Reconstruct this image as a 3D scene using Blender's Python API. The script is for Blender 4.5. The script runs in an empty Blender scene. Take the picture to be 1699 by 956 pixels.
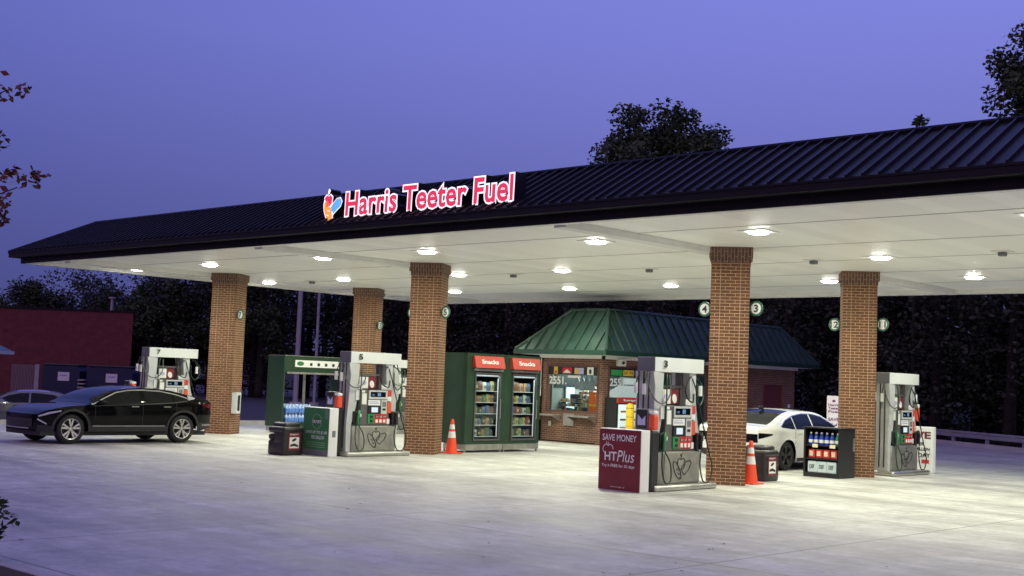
import bpy, bmesh, math, random
import numpy as np
from mathutils import Vector, Matrix
random.seed(7); rng = np.random.default_rng(7)
S = bpy.context.scene; C = S.collection
# ------------------------------------------------------------------ camera, world, exposure
# world axes: X along the canopy front, Y into the station, Z up; metres
A = math.radians(43.033); PITCH = .0734; ROLL = .0389; FPX = 2075.78
def cam_axes():
    F = Vector((0, math.cos(PITCH), math.sin(PITCH))); U = Vector((0, -math.sin(PITCH), math.cos(PITCH))); R = Vector((1, 0, 0))
    c, s = math.cos(ROLL), math.sin(ROLL)
    R, U = c*R + s*U, -s*R + c*U
    M = Matrix.Rotation(A, 3, 'Z')
    return M @ R, M @ U, M @ F
R_, U_, F_ = cam_axes()
cd = bpy.data.cameras.new('camera'); cam = bpy.data.objects.new('camera', cd); C.objects.link(cam)
m = Matrix((R_, U_, -F_)).transposed().to_4x4(); m.translation = Vector((0, 0, 1.93)); cam.matrix_world = m
cd.sensor_width = 36; cd.lens = 36*FPX/1699; cd.clip_start = .1; cd.clip_end = 3000
S.camera = cam
S.view_settings.view_transform = 'Standard'; S.view_settings.look = 'None'
S.view_settings.exposure = 0; S.view_settings.gamma = 1
S.cycles.use_denoising = True; S.cycles.sample_clamp_indirect = 6; S.cycles.max_bounces = 8
W = bpy.data.worlds.new('World'); S.world = W; W.use_nodes = True
def build_world():
    nt = W.node_tree; N = nt.nodes; Lk = nt.links; N.clear()
    out = N.new('ShaderNodeOutputWorld'); bg = N.new('ShaderNodeBackground'); tc = N.new('ShaderNodeTexCoord')
    sep = N.new('ShaderNodeSeparateXYZ'); Lk.new(tc.outputs['Generated'], sep.inputs[0])
    r = N.new('ShaderNodeValToRGB'); cr = r.color_ramp
    stops = [(0, (.030, .026, .075)), (.50, (.058, .066, .22)), (.56, (.092, .112, .375)), (.63, (.140, .172, .58)), (.72, (.165, .23, .76)), (1, (.145, .20, .62))]
    cr.elements[0].position = 0; cr.elements[0].color = (*stops[0][1], 1)
    cr.elements[1].position = 1; cr.elements[1].color = (*stops[-1][1], 1)
    for p, c in stops[1:-1]:
        e = cr.elements.new(p); e.color = (*c, 1)
    ma = N.new('ShaderNodeMath'); ma.operation = 'MULTIPLY_ADD'; ma.inputs[1].default_value = .5; ma.inputs[2].default_value = .5
    Lk.new(sep.outputs['Z'], ma.inputs[0]); Lk.new(ma.outputs[0], r.inputs[0])
    # after-glow towards +Y (where the sun went down), darker towards -X; pink boost behind the camera added as foreground fill
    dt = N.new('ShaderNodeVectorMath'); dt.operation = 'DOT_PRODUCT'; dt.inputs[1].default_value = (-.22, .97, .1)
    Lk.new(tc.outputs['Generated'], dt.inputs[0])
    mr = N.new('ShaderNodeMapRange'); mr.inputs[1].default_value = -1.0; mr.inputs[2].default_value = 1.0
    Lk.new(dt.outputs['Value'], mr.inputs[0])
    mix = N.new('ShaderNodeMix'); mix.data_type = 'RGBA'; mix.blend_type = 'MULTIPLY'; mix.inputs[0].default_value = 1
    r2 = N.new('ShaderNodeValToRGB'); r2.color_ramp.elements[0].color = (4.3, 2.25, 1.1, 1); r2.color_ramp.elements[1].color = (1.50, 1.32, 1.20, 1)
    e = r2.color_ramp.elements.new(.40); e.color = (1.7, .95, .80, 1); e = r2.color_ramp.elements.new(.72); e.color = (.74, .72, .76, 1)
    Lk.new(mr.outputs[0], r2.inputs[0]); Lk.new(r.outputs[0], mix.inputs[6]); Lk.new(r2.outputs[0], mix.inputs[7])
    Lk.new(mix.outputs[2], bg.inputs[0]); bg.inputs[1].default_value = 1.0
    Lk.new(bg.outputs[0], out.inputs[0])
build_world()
LAMP_W = 111.0
# ------------------------------------------------------------------ materials
MATS = {}
def mat(name, col, rough=.6, metal=0, spec=.5, var=0, vscale=3, bump=0, bscale=40, emit=None, estr=1, coat=0):
    if name in MATS: return MATS[name]
    m = bpy.data.materials.new(name); m.use_nodes = True; nt = m.node_tree; b = nt.nodes['Principled BSDF']
    b.inputs['Base Color'].default_value = (*col, 1); b.inputs['Roughness'].default_value = rough; b.inputs['Metallic'].default_value = metal
    b.inputs['Specular IOR Level'].default_value = spec; b.inputs['Coat Weight'].default_value = coat
    if var or bump:
        tc = nt.nodes.new('ShaderNodeTexCoord')
    if var:
        n = nt.nodes.new('ShaderNodeTexNoise'); n.inputs['Scale'].default_value = vscale; n.inputs['Detail'].default_value = 5
        nt.links.new(tc.outputs['Object'], n.inputs['Vector'])
        r = nt.nodes.new('ShaderNodeMapRange'); r.inputs[1].default_value = .3; r.inputs[2].default_value = .7
        r.inputs[3].default_value = 1-var; r.inputs[4].default_value = 1+var
        nt.links.new(n.outputs[0], r.inputs[0])
        x = nt.nodes.new('ShaderNodeVectorMath'); x.operation = 'SCALE'; x.inputs[0].default_value = col
        nt.links.new(r.outputs[0], x.inputs['Scale']); nt.links.new(x.outputs[0], b.inputs['Base Color'])
        r2 = nt.nodes.new('ShaderNodeMapRange'); r2.inputs[3].default_value = max(.02, rough-.12); r2.inputs[4].default_value = min(1, rough+.12)
        nt.links.new(n.outputs[0], r2.inputs[0]); nt.links.new(r2.outputs[0], b.inputs['Roughness'])
    if bump:
        n2 = nt.nodes.new('ShaderNodeTexNoise'); n2.inputs['Scale'].default_value = bscale; n2.inputs['Detail'].default_value = 4
        nt.links.new(tc.outputs['Object'], n2.inputs['Vector'])
        bp = nt.nodes.new('ShaderNodeBump'); bp.inputs['Strength'].default_value = bump; bp.inputs['Distance'].default_value = .02
        nt.links.new(n2.outputs[0], bp.inputs['Height']); nt.links.new(bp.outputs[0], b.inputs['Normal'])
    if emit:
        b.inputs['Emission Color'].default_value = (*emit, 1); b.inputs['Emission Strength'].default_value = estr
    MATS[name] = m; return m
def brick(name, c1, c2, mortar, rough=.8, lines=False, bw=.2, rh=.0675, ms=.011):
    m = bpy.data.materials.new(name); m.use_nodes = True; nt = m.node_tree; N = nt.nodes; L = nt.links; b = N['Principled BSDF']
    uv = N.new('ShaderNodeUVMap'); t = N.new('ShaderNodeTexBrick')
    t.inputs['Scale'].default_value = 1; t.inputs['Brick Width'].default_value = bw; t.inputs['Row Height'].default_value = rh
    t.inputs['Mortar Size'].default_value = ms/2; t.inputs['Mortar Smooth'].default_value = .15; t.inputs['Bias'].default_value = 0
    t.inputs['Color1'].default_value = (*c1, 1); t.inputs['Color2'].default_value = (*c2, 1); t.inputs['Mortar'].default_value = (*mortar, 1)
    L.new(uv.outputs[0], t.inputs['Vector'])
    n = N.new('ShaderNodeTexNoise'); n.inputs['Scale'].default_value = 2.2; n.inputs['Detail'].default_value = 6; n.inputs['Roughness'].default_value = .7
    L.new(uv.outputs[0], n.inputs['Vector'])
    mr = N.new('ShaderNodeMapRange'); mr.inputs[1].default_value = .3; mr.inputs[2].default_value = .7; mr.inputs[3].default_value = .78; mr.inputs[4].default_value = 1.2
    L.new(n.outputs[0], mr.inputs[0])
    x = N.new('ShaderNodeVectorMath'); x.operation = 'SCALE'; src = t.outputs['Color']; fac = t.outputs['Fac']
    if lines:   # two straight vertical control joints, upper part only
        sep = N.new('ShaderNodeSeparateXYZ'); L.new(uv.outputs[0], sep.inputs[0])
        ab = N.new('ShaderNodeMath'); ab.operation = 'ABSOLUTE'; L.new(sep.outputs[0], ab.inputs[0])
        d = N.new('ShaderNodeMath'); d.operation = 'COMPARE'; d.inputs[1].default_value = .2; d.inputs[2].default_value = .006; L.new(ab.outputs[0], d.inputs[0])
        g = N.new('ShaderNodeMath'); g.operation = 'GREATER_THAN'; g.inputs[1].default_value = 1.9; L.new(sep.outputs[1], g.inputs[0])
        mu = N.new('ShaderNodeMath'); mu.operation = 'MULTIPLY'; L.new(d.outputs[0], mu.inputs[0]); L.new(g.outputs[0], mu.inputs[1])
        mx = N.new('ShaderNodeMix'); mx.data_type = 'RGBA'; L.new(mu.outputs[0], mx.inputs[0]); L.new(src, mx.inputs[6]); mx.inputs[7].default_value = (*mortar, 1)
        src = mx.outputs[2]
    L.new(src, x.inputs[0]); L.new(mr.outputs[0], x.inputs['Scale']); L.new(x.outputs[0], b.inputs['Base Color'])
    b.inputs['Roughness'].default_value = rough
    bp = N.new('ShaderNodeBump'); bp.invert = True; bp.inputs['Strength'].default_value = .5; bp.inputs['Distance'].default_value = .008
    L.new(fac, bp.inputs['Height']); L.new(bp.outputs[0], b.inputs['Normal'])
    return m
def glass(name, tint=(.9, .95, .95), refl=.08):
    m = bpy.data.materials.new(name); m.use_nodes = True; nt = m.node_tree; N = nt.nodes; N.remove(N['Principled BSDF'])
    t = N.new('ShaderNodeBsdfTransparent'); t.inputs[0].default_value = (*tint, 1); g = N.new('ShaderNodeBsdfGlossy'); g.inputs['Roughness'].default_value = .02
    lw = N.new('ShaderNodeLayerWeight'); pw = N.new('ShaderNodeMath'); pw.operation = 'POWER'; pw.inputs[1].default_value = 4; nt.links.new(lw.outputs['Facing'], pw.inputs[0])
    f = N.new('ShaderNodeMath'); f.operation = 'MULTIPLY_ADD'; f.inputs[1].default_value = .6; f.inputs[2].default_value = .035; nt.links.new(pw.outputs[0], f.inputs[0]); mx = N.new('ShaderNodeMixShader')
    nt.links.new(f.outputs[0], mx.inputs[0]); nt.links.new(t.outputs[0], mx.inputs[1]); nt.links.new(g.outputs[0], mx.inputs[2])
    nt.links.new(mx.outputs[0], N['Material Output'].inputs[0]); return m
BRICK_COL = brick('brick_tan', (.178, .072, .034), (.118, .046, .022), (.47, .315, .185), lines=True, ms=.0135)
BRICK_CAP = brick('brick_soldier', (.15, .07, .045), (.11, .05, .034), (.34, .27, .2))
BRICK_KIOSK = brick('brick_kiosk', (.17, .075, .048), (.11, .048, .034), (.34, .25, .18))
BRICK_RED = brick('brick_red_store', (.155, .028, .032), (.125, .022, .027), (.15, .036, .036), bw=.4, rh=.2)
ROOF_BLACK = mat('roof_black', (.017, .015, .019), .45, .05, .3, var=.12, vscale=1.2)
TRIM_BLACK = mat('trim_black', (.006, .006, .010), .5, 0, .2)
ROOF_GREEN = mat('roof_green', (.022, .052, .041), .40, .0, .55, var=.18, vscale=2)
TRIM_GREEN = mat('trim_green', (.012, .045, .030), .4)
WHITE_TRIM = mat('white_trim', (.72, .72, .68), .5, var=.05)
PUMP_GREY = mat('pump_light_grey', (.50, .52, .52), .42, .1, var=.06, vscale=6)
PUMP_HEAD = mat('pump_header_white', (.62, .64, .64), .35, .0, var=.04)
PUMP_DARK = mat('pump_dark_grey', (.115, .11, .105), .45, .2, var=.12, vscale=9)
STEEL = mat('stainless', (.50, .49, .46), .33, .85, var=.14, vscale=7)
STEEL_D = mat('stainless_dull', (.36, .35, .32), .42, .7, var=.2, vscale=5)
BLACK = mat('black_plastic', (.012, .012, .013), .38)
RUBBER = mat('black_rubber', (.010, .010, .010), .6)
HOSE_G = mat('green_hose', (.012, .045, .022), .5)
GREEN_N = mat('green_plastic', (.02, .22, .07), .4)
BLUE_N = mat('blue_plastic', (.02, .06, .35), .4)
RED_P = mat('red_panel', (.55, .035, .035), .5, var=.06)
RED_O = mat('orange_red_plastic', (.72, .075, .030), .45, var=.05)
WHITE_P = mat('white_plastic', (.74, .74, .74), .45, var=.04)
PAPER = mat('paper', (.72, .73, .70), .7)
GREY_P = mat('grey_plastic', (.15, .16, .17), .5)
GREEN_CAB = mat('green_cabinet', (.012, .040, .018), .42, var=.18, vscale=3)
GREEN_SIGN = mat('green_sign', (.030, .17, .050), .5, var=.06)
MAROON = mat('maroon_sign', (.17, .010, .020), .45, var=.05)
MAROON_TXT = mat('maroon_text', (.13, .01, .02), .5)
RED_SIGN = mat('red_header', (.48, .045, .030), .45)
YELLOW = mat('yellow_sleeve', (.80, .52, .010), .45, var=.06)
SCREEN = mat('lit_screen', (.02, .02, .02), .2, emit=(.72, .86, .95), estr=1.0)
DIGITS = mat('lit_digits', (.02, .02, .02), .2, emit=(.25, .55, .95), estr=.8)
NEON_RED = mat('sign_face_red', (.5, .02, .05), .3, emit=(.84, .045, .115), estr=.82)
NEON_WHITE = mat('sign_rim_white', (.8, .8, .8), .3, emit=(1.0, .90, .98), estr=1.15)
NEON_ORANGE = mat('sign_face_orange', (.7, .3, .05), .3, emit=(.95, .40, .08), estr=.85)
NEON_BLUE = mat('sign_face_blue', (.1, .4, .8), .3, emit=(.13, .46, .92), estr=.85)
CHROME = mat('chrome', (.75, .75, .76), .12, 1)
CAR_BLACK = mat('paint_black', (.003, .003, .004), .06, 0, .17)
CAR_WHITE = mat('paint_white', (.84, .85, .83), .22, 0, coat=1)
CAR_GREY = mat('paint_grey', (.16, .16, .19), .25, .4, coat=1)
CLAD = mat('black_cladding', (.014, .014, .015), .55)
TINT = mat('tinted_glass', (.004, .005, .007), .03, 0, .32)
TINT_B = mat('dark_glass', (.006, .008, .012), .05, 0, .22)
TAIL = mat('tail_lamp', (.10, .006, .010), .15)
LAMPCLEAR = mat('clear_lamp', (.55, .56, .62), .12, .3)
ALLOY = mat('alloy_rim', (.62, .62, .63), .28, .8)
TYRE = mat('tyre', (.012, .012, .012), .7)
BLUE_BIN = mat('blue_dumpster', (.006, .010, .050), .5, var=.2)
GALV = mat('galvanised', (.34, .33, .36), .5, .4, var=.15)
POLE_P = mat('painted_pole', (.30, .28, .33), .5)
CONC_K = mat('concrete_kerb', (.42, .40, .40), .85, var=.12, vscale=4, bump=.2)
BARK_D = mat('bark_shaded_wood', (.016, .013, .010), .95); BARK = mat('bark', (.035, .028, .022), .9, bump=.5, bscale=12)  # first is a bark copy darkened to carry the wood's shade in its colour
ORANGE = mat('cone_orange', (.80, .065, .018), .5, var=.06)
VEST = mat('orange_vest', (.85, .15, .02), .7)
REFL = mat('reflective_white', (.72, .70, .70), .5)
GLASS = glass('window_glass')
# ------------------------------------------------------------------ mesh helper
class MB:
    def __init__(s): s.v = []; s.f = []; s.m = []
    def add(s, vs, fs, mi=0):
        o = len(s.v); s.v += [tuple(v) for v in vs]; s.f += [tuple(i+o for i in f) for f in fs]; s.m += [mi]*len(fs); return s
    def box(s, a, b, mi=0):
        x0, y0, z0 = a; x1, y1, z1 = b
        return s.add([(x0,y0,z0),(x1,y0,z0),(x1,y1,z0),(x0,y1,z0),(x0,y0,z1),(x1,y0,z1),(x1,y1,z1),(x0,y1,z1)],
                     [(0,3,2,1),(4,5,6,7),(0,1,5,4),(1,2,6,5),(2,3,7,6),(3,0,4,7)], mi)
    def prism(s, pts, fr, c0, c1, mi=0):
        """closed outline pts (a,b) on frame fr, between depths c0 and c1"""
        n = len(pts); ar = sum(pts[i][0]*pts[(i+1)%n][1]-pts[(i+1)%n][0]*pts[i][1] for i in range(n))
        if ar < 0: pts = pts[::-1]
        lo = [fr(a, b, c0) for a, b in pts]; hi = [fr(a, b, c1) for a, b in pts]
        return s.add(lo+hi, [tuple(range(n-1, -1, -1)), tuple(range(n, 2*n))]+[(i, (i+1)%n, n+(i+1)%n, n+i) for i in range(n)], mi)
    def tube(s, pts, r, n=8, mi=0, smooth=0, cap=True):
        P = [Vector(p) for p in pts]
        if smooth: P = catmull(P, smooth)
        rr = r if isinstance(r, (list, tuple)) else None
        rings = []; up = Vector((0, 0, 1)); prev = None
        for i, p in enumerate(P):
            d = (P[min(i+1, len(P)-1)]-P[max(i-1, 0)]).normalized()
            if prev is None:
                a = d.orthogonal().normalized()
            else:
                a = prev-d*prev.dot(d); a = a.normalized() if a.length > 1e-6 else d.orthogonal().normalized()
            prev = a; b = d.cross(a)
            q = r if rr is None else rr[0]+(rr[-1]-rr[0])*i/(len(P)-1)
            rings.append([p+(a*math.cos(2*math.pi*k/n)+b*math.sin(2*math.pi*k/n))*q for k in range(n)])
        vs = [v for rg in rings for v in rg]; fs = []
        for i in range(len(P)-1):
            for k in range(n): fs.append((i*n+k, i*n+(k+1)%n, (i+1)*n+(k+1)%n, (i+1)*n+k))
        if cap: fs += [tuple(range(n-1, -1, -1)), tuple((len(P)-1)*n+k for k in range(n))]
        return s.add(vs, fs, mi)
    def lathe(s, prof, c=(0,0,0), axis='z', n=24, mi=0):
        vs = []; fs = []; k = len(prof)
        for i in range(n):
            t = 2*math.pi*i/n; ct, st = math.cos(t), math.sin(t)
            for r, h in prof:
                p = (r*ct, r*st, h) if axis == 'z' else ((r*ct, h, r*st) if axis == 'y' else (h, r*ct, r*st))
                vs.append((p[0]+c[0], p[1]+c[1], p[2]+c[2]))
        for i in range(n):
            j = (i+1)%n
            for a in range(k-1):
                q = (i*k+a, j*k+a, j*k+a+1, i*k+a+1)
                fs.append(q if axis != 'y' else q[::-1])
        return s.add(vs, fs, mi)
    def rbox(s, a, b, r=.03, mi=0, seg=2):
        bm = bmesh.new(); bmesh.ops.create_cube(bm, size=1)
        for v in bm.verts: v.co = Vector([(a[i]+b[i])/2+v.co[i]*(b[i]-a[i]) for i in range(3)])
        r = min(r, .49*min(abs(b[i]-a[i]) for i in range(3)))
        bmesh.ops.bevel(bm, geom=bm.edges[:], offset=r, segments=seg, profile=.5, affect='EDGES')
        bm.verts.ensure_lookup_table(); vs = [v.co[:] for v in bm.verts]; fs = [[v.index for v in f.verts] for f in bm.faces]; bm.free()
        return s.add(vs, fs, mi)
    def build(s, name, mats, parent=None, smooth=None, uv=False, link=True):
        me = bpy.data.meshes.new(name); me.from_pydata(s.v, [], s.f)
        for mt in (mats if isinstance(mats, (list, tuple)) else [mats]): me.materials.append(mt)
        if max(s.m, default=0): me.polygons.foreach_set('material_index', s.m)
        if uv:
            L = me.uv_layers.new(name='UVMap')
            for p in me.polygons:
                n = p.normal; ax = max(range(3), key=lambda i: abs(n[i]))
                for li in p.loop_indices:
                    c = me.vertices[me.loops[li].vertex_index].co
                    q = (c.y, c.z) if ax == 0 else ((c.x, c.z) if ax == 1 else (c.x, c.y))
                    if uv == 'swap': q = (q[1], q[0])
                    L.data[li].uv = q
        if smooth is not None:
            me.polygons.foreach_set('use_smooth', [True]*len(me.polygons))
            if smooth < 180: me.set_sharp_from_angle(angle=math.radians(smooth))
        me.update()
        o = bpy.data.objects.new(name, me); C.objects.link(o)
        if parent: o.parent = parent
        return o
def catmull(P, k):
    out = []; Q = [P[0]]+list(P)+[P[-1]]
    for i in range(1, len(Q)-2):
        a, b, c, d = Q[i-1:i+3]
        for j in range(k):
            t = j/k; out.append(.5*((2*b)+(c-a)*t+(2*a-5*b+4*c-d)*t*t+(3*b-a-3*c+d)*t**3))
    return out+[Q[-2]]
def frame(o, r, u):
    o, r, u = Vector(o), Vector(r), Vector(u); n = r.cross(u)
    return lambda a, b, c=0: tuple(o+r*a+u*b+n*c)
def FX(x, y=0, z=0): return frame((x, y, z), (0, 1, 0), (0, 0, 1))      # faces +X: a along +Y
def FY(y, x=0, z=0): return frame((x, y, z), (1, 0, 0), (0, 0, 1))      # faces -Y: a along +X
def rect(a0, b0, a1, b1): return [(a0, b0), (a1, b0), (a1, b1), (a0, b1)]
def plate(name, m, parent, fr, a0, b0, a1, b1, c0=0, c1=.01):
    return MB().prism(rect(a0, b0, a1, b1), fr, c0, c1).build(name, m, parent)
def thing(name, label, cat, loc=(0,0,0), rz=0, group=None):
    o = bpy.data.objects.new(name, None); C.objects.link(o); o.location = loc; o.rotation_euler = (0, 0, rz); o.empty_display_size = .2
    tag(o, label, cat, group); return o
def tag(o, label, cat, group=None, kind=None):
    o['label'] = label; o['category'] = cat
    if group: o['group'] = group
    if kind: o['kind'] = kind
    return o
def struct(o): o['kind'] = 'structure'; return o
KIDS = {}
def copy_tree(o, parent=None, loc=None, label=None, group=None, skip=()):
    c = o.copy(); C.objects.link(c)
    if parent: c.parent = parent
    if loc is not None: c.location = loc
    if label: c['label'] = label
    if group: c['group'] = group
    for ch in list(o.children):
        if ch.name.split('.')[0] in skip: continue
        copy_tree(ch, c)
    return c
def tw(body, h, bold=0): x0, y0, x1, y1 = bbox(glyph(body, bold)[0]); return h*(x1-x0)/(y1-y0)
_fc = {}
def glyph(body, bold=0, shear=0):
    k = (body, bold, shear)
    if k in _fc: return _fc[k]
    cu = bpy.data.curves.new('t', 'FONT'); cu.body = body; cu.size = 1; cu.offset = bold; cu.shear = shear; cu.resolution_u = 3; cu.fill_mode = 'FRONT'
    o = bpy.data.objects.new('t', cu); C.objects.link(o)
    dg = bpy.context.evaluated_depsgraph_get(); me = bpy.data.meshes.new_from_object(o.evaluated_get(dg))
    vs = [tuple(v.co) for v in me.vertices]; fs = [tuple(p.vertices) for p in me.polygons]
    bpy.data.objects.remove(o); bpy.data.curves.remove(cu); bpy.data.meshes.remove(me)
    _fc[k] = (vs, fs); return _fc[k]
def bbox(vs): return min(v[0] for v in vs), min(v[1] for v in vs), max(v[0] for v in vs), max(v[1] for v in vs)
def text(body, m, parent, fr, a0, b0, a1, b1, c=.002, bold=0, shear=0, name='lettering', thick=.003):
    """flat lettering filling the rectangle a0..a1 x b0..b1 of frame fr, a thin solid"""
    vs, fs = glyph(body, bold, shear); x0, y0, x1, y1 = bbox(vs); n = len(vs)
    mp = lambda v, cc: fr(a0+(v[0]-x0)/(x1-x0)*(a1-a0), b0+(v[1]-y0)/(y1-y0)*(b1-b0), cc)
    mb = MB(); mb.add([mp(v, c+thick) for v in vs], fs)
    if thick > .006: extrude_sides(mb, [mp(v, c+thick) for v in vs], [mp(v, c) for v in vs], fs)
    return mb.build(name, m, parent)
def extrude_sides(mb, top, bot, fs, mi=0):
    ed = {}
    for f in fs:
        for i in range(len(f)):
            e = (f[i], f[(i+1)%len(f)]); ed[e] = 1
    n = len(top); side = [(a, b) for (a, b) in ed if (b, a) not in ed]
    mb.add(list(top)+list(bot), [(b, a, a+n, b+n) for a, b in side], mi)
def ell(cx, cy, rx, ry, rot=0, n=20, t0=0, t1=2*math.pi, close=True):
    out = []
    for i in range(n if close else n+1):
        t = t0+(t1-t0)*i/n; x, y = rx*math.cos(t), ry*math.sin(t)
        out.append((cx+x*math.cos(rot)-y*math.sin(rot), cy+x*math.sin(rot)+y*math.cos(rot)))
    return out
# ------------------------------------------------------------------ ground
def concrete():
    m = bpy.data.materials.new('forecourt_concrete'); m.use_nodes = True; nt = m.node_tree; N = nt.nodes; L = nt.links; b = N['Principled BSDF']
    tc = N.new('ShaderNodeTexCoord'); P = tc.outputs['Object']
    def mth(op, a, v=None, c=None):
        n = N.new('ShaderNodeMath'); n.operation = op
        L.new(a, n.inputs[0]) if hasattr(a, 'links') else setattr(n.inputs[0], 'default_value', a)
        for i, q in ((1, v), (2, c)):
            if q is None: continue
            if hasattr(q, 'links'): L.new(q, n.inputs[i])
            else: n.inputs[i].default_value = q
        return n.outputs[0]
    def noise(scale, sc=(1, 1, 1), det=6, rot=0):
        mp = N.new('ShaderNodeMapping'); mp.inputs['Scale'].default_value = sc; mp.inputs['Rotation'].default_value = (0, 0, rot); L.new(P, mp.inputs[0])
        n = N.new('ShaderNodeTexNoise'); n.inputs['Scale'].default_value = scale; n.inputs['Detail'].default_value = det; n.inputs['Roughness'].default_value = .62
        L.new(mp.outputs[0], n.inputs['Vector']); return n.outputs[0]
    def rng_(a, lo, hi, o0, o1):
        r = N.new('ShaderNodeMapRange'); L.new(a, r.inputs[0])
        for i, q in enumerate((lo, hi, o0, o1)): r.inputs[i+1].default_value = q
        return r.outputs[0]
    streak = noise(.55, (.28, 2.0, 1)); streak2 = noise(.6, (1.6, .25, 1)); fine = noise(14); big = noise(.16)
    v = mth('MULTIPLY', rng_(streak, .34, .66, .74, 1.16), rng_(streak2, .34, .66, .84, 1.10))
    v = mth('MULTIPLY', v, rng_(big, .3, .7, .86, 1.12)); v = mth('MULTIPLY', v, rng_(fine, .3, .7, .90, 1.08))
    mid = noise(2.6, (.75, 1.25, 1), 5); mid2 = noise(5.5, (1, 1, 1), 4)
    v = mth('MULTIPLY', v, rng_(mid, .33, .67, .83, 1.17)); v = mth('MULTIPLY', v, rng_(mid2, .3, .7, .90, 1.10))
    # slab joints
    sep = N.new('ShaderNodeSeparateXYZ'); L.new(P, sep.inputs[0])
    def joint(o, off, per, w):
        q = mth('PINGPONG', mth('ADD', o, off), per/2); return mth('LESS_THAN', q, w)
    j = mth('MAXIMUM', joint(sep.outputs[0], 13.15, 5.3, .017), joint(sep.outputs[1], -11.75, 5.95, .017))
    # each slab a slightly different tone
    wn = N.new('ShaderNodeTexWhiteNoise'); cb = N.new('ShaderNodeCombineXYZ')
    L.new(mth('FLOOR', mth('DIVIDE', mth('ADD', sep.outputs[0], 13.15), 5.3)), cb.inputs[0]); L.new(mth('FLOOR', mth('DIVIDE', mth('ADD', sep.outputs[1], -11.75), 5.95)), cb.inputs[1]); L.new(cb.outputs[0], wn.inputs[0])
    v = mth('MULTIPLY', v, rng_(wn.outputs[0], 0, 1, .90, 1.06))
    v = mth('MULTIPLY', v, rng_(j, 0, 1, 1, .45))
    vo = N.new('ShaderNodeTexVoronoi'); vo.inputs['Scale'].default_value = .75; vo.inputs['Randomness'].default_value = 1
    ad = N.new('ShaderNodeVectorMath'); ad.operation = 'ADD'; nz = N.new('ShaderNodeTexNoise'); nz.inputs['Scale'].default_value = 3; L.new(P, nz.inputs['Vector'])
    s3 = N.new('ShaderNodeVectorMath'); s3.operation = 'SCALE'; s3.inputs['Scale'].default_value = .5; L.new(nz.outputs['Color'], s3.inputs[0]); L.new(P, ad.inputs[0]); L.new(s3.outputs[0], ad.inputs[1]); L.new(ad.outputs[0], vo.inputs['Vector'])
    v = mth('MULTIPLY', v, rng_(vo.outputs['Distance'], .05, .16, .80, 1))       # oil drips
    wv_ = N.new('ShaderNodeTexWave'); wv_.wave_type = 'RINGS'; wv_.inputs['Scale'].default_value = .055; wv_.inputs['Distortion'].default_value = 2.5; wv_.inputs['Detail'].default_value = 1
    mpw = N.new('ShaderNodeMapping'); mpw.inputs['Location'].default_value = (22, -18, 0); L.new(P, mpw.inputs[0]); L.new(mpw.outputs[0], wv_.inputs['Vector'])
    v = mth('MULTIPLY', v, rng_(wv_.outputs['Fac'], .975, .995, 1, .90))          # tyre tracks
    # dark drips and tyre stains
    st = noise(1.1, (.5, 1.4, 1), 8); v = mth('MULTIPLY', v, rng_(st, .60, .72, 1, .84))
    x = N.new('ShaderNodeVectorMath'); x.operation = 'SCALE'; x.inputs[0].default_value = (.51, .50, .472); L.new(v, x.inputs['Scale']); L.new(x.outputs[0], b.inputs['Base Color'])
    L.new(rng_(streak, .3, .7, .42, .62), b.inputs['Roughness'])
    bp = N.new('ShaderNodeBump'); bp.inputs['Strength'].default_value = .18; bp.inputs['Distance'].default_value = .01; L.new(fine, bp.inputs['Height']); L.new(bp.outputs[0], b.inputs['Normal'])
    return m
ASPH = mat('asphalt', (.055, .052, .055), .85, var=.2, vscale=1.5, bump=.3, bscale=60)
SOIL = mat('dark_soil', (.030, .026, .018), .95, var=.3, vscale=1.2, bump=.5, bscale=8)
MULCH = mat('mulch', (.040, .020, .014), .95, var=.4, vscale=18, bump=1, bscale=30)
g = MB(); gz = -.06                                              # one sheet to the horizon, open where the side lot dips
for x0, y0, x1, y1 in ((-700,-60,-58,900),(-37.31,-60,700,900),(-58,-60,-37.31,5.6),(-58,34,-37.31,900)): g.add([(x0,y0,gz),(x1,y0,gz),(x1,y1,gz),(x0,y1,gz)], [(0,1,2,3)])
struct(g.build('ground', SOIL))
g = MB(); dip = [(-110,0),(-58,0),(-54,-.15),(-48,-.45),(-40.5,-.45),(-38.2,-.2),(-37.3,-.01)]; ys = [(5.65,0),(9,.6),(12,1),(26,1),(30,.4),(34,0),(80,0)]
vs = [(x, y, z*k-.004) for x, z in dip for y, k in ys]; n_ = len(ys)
g.add(vs, [(i*n_+k, (i+1)*n_+k, (i+1)*n_+k+1, i*n_+k+1) for i in range(len(dip)-1) for k in range(n_-1)]); struct(g.build('side_lot', ASPH, smooth=180))
g = MB(); fc_pts = [(-37.3,5.65),(30,5.65),(30,18),(-9,41.2),(-22.7,51.0),(-30,52.5),(-37.3,52.5)]
g.add([(x, y, 0) for x, y in fc_pts], [tuple(range(len(fc_pts)))]); struct(g.build('forecourt', concrete()))
def kerb(name, pts, w=.16, h=.14):
    mb = MB()
    for (x0, y0), (x1, y1) in zip(pts, pts[1:]):
        d = Vector((x1-x0, y1-y0, 0)); n = Vector((-d.y, d.x, 0)).normalized()*w
        fr = frame((x0, y0, 0), d.normalized(), (0, 0, 1))
        L_ = d.length; k = max(1, int(L_/3.05))
        for i in range(k):
            a0, a1 = L_*i/k+.004, L_*(i+1)/k-.004
            sgn = [(0, 0), (0, h-.03), (.03, h), (w, h), (w, 0)]
            lo = [fr(a0, z, -y) for y, z in sgn]; hi = [fr(a1, z, -y) for y, z in sgn]
            mb.add(lo+hi, [(0,1,2,3,4),(9,8,7,6,5)]+[(q,q+5,(q+1)%5+5,(q+1)%5) for q in range(5)])
    return mb.build(name, CONC_K)
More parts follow.
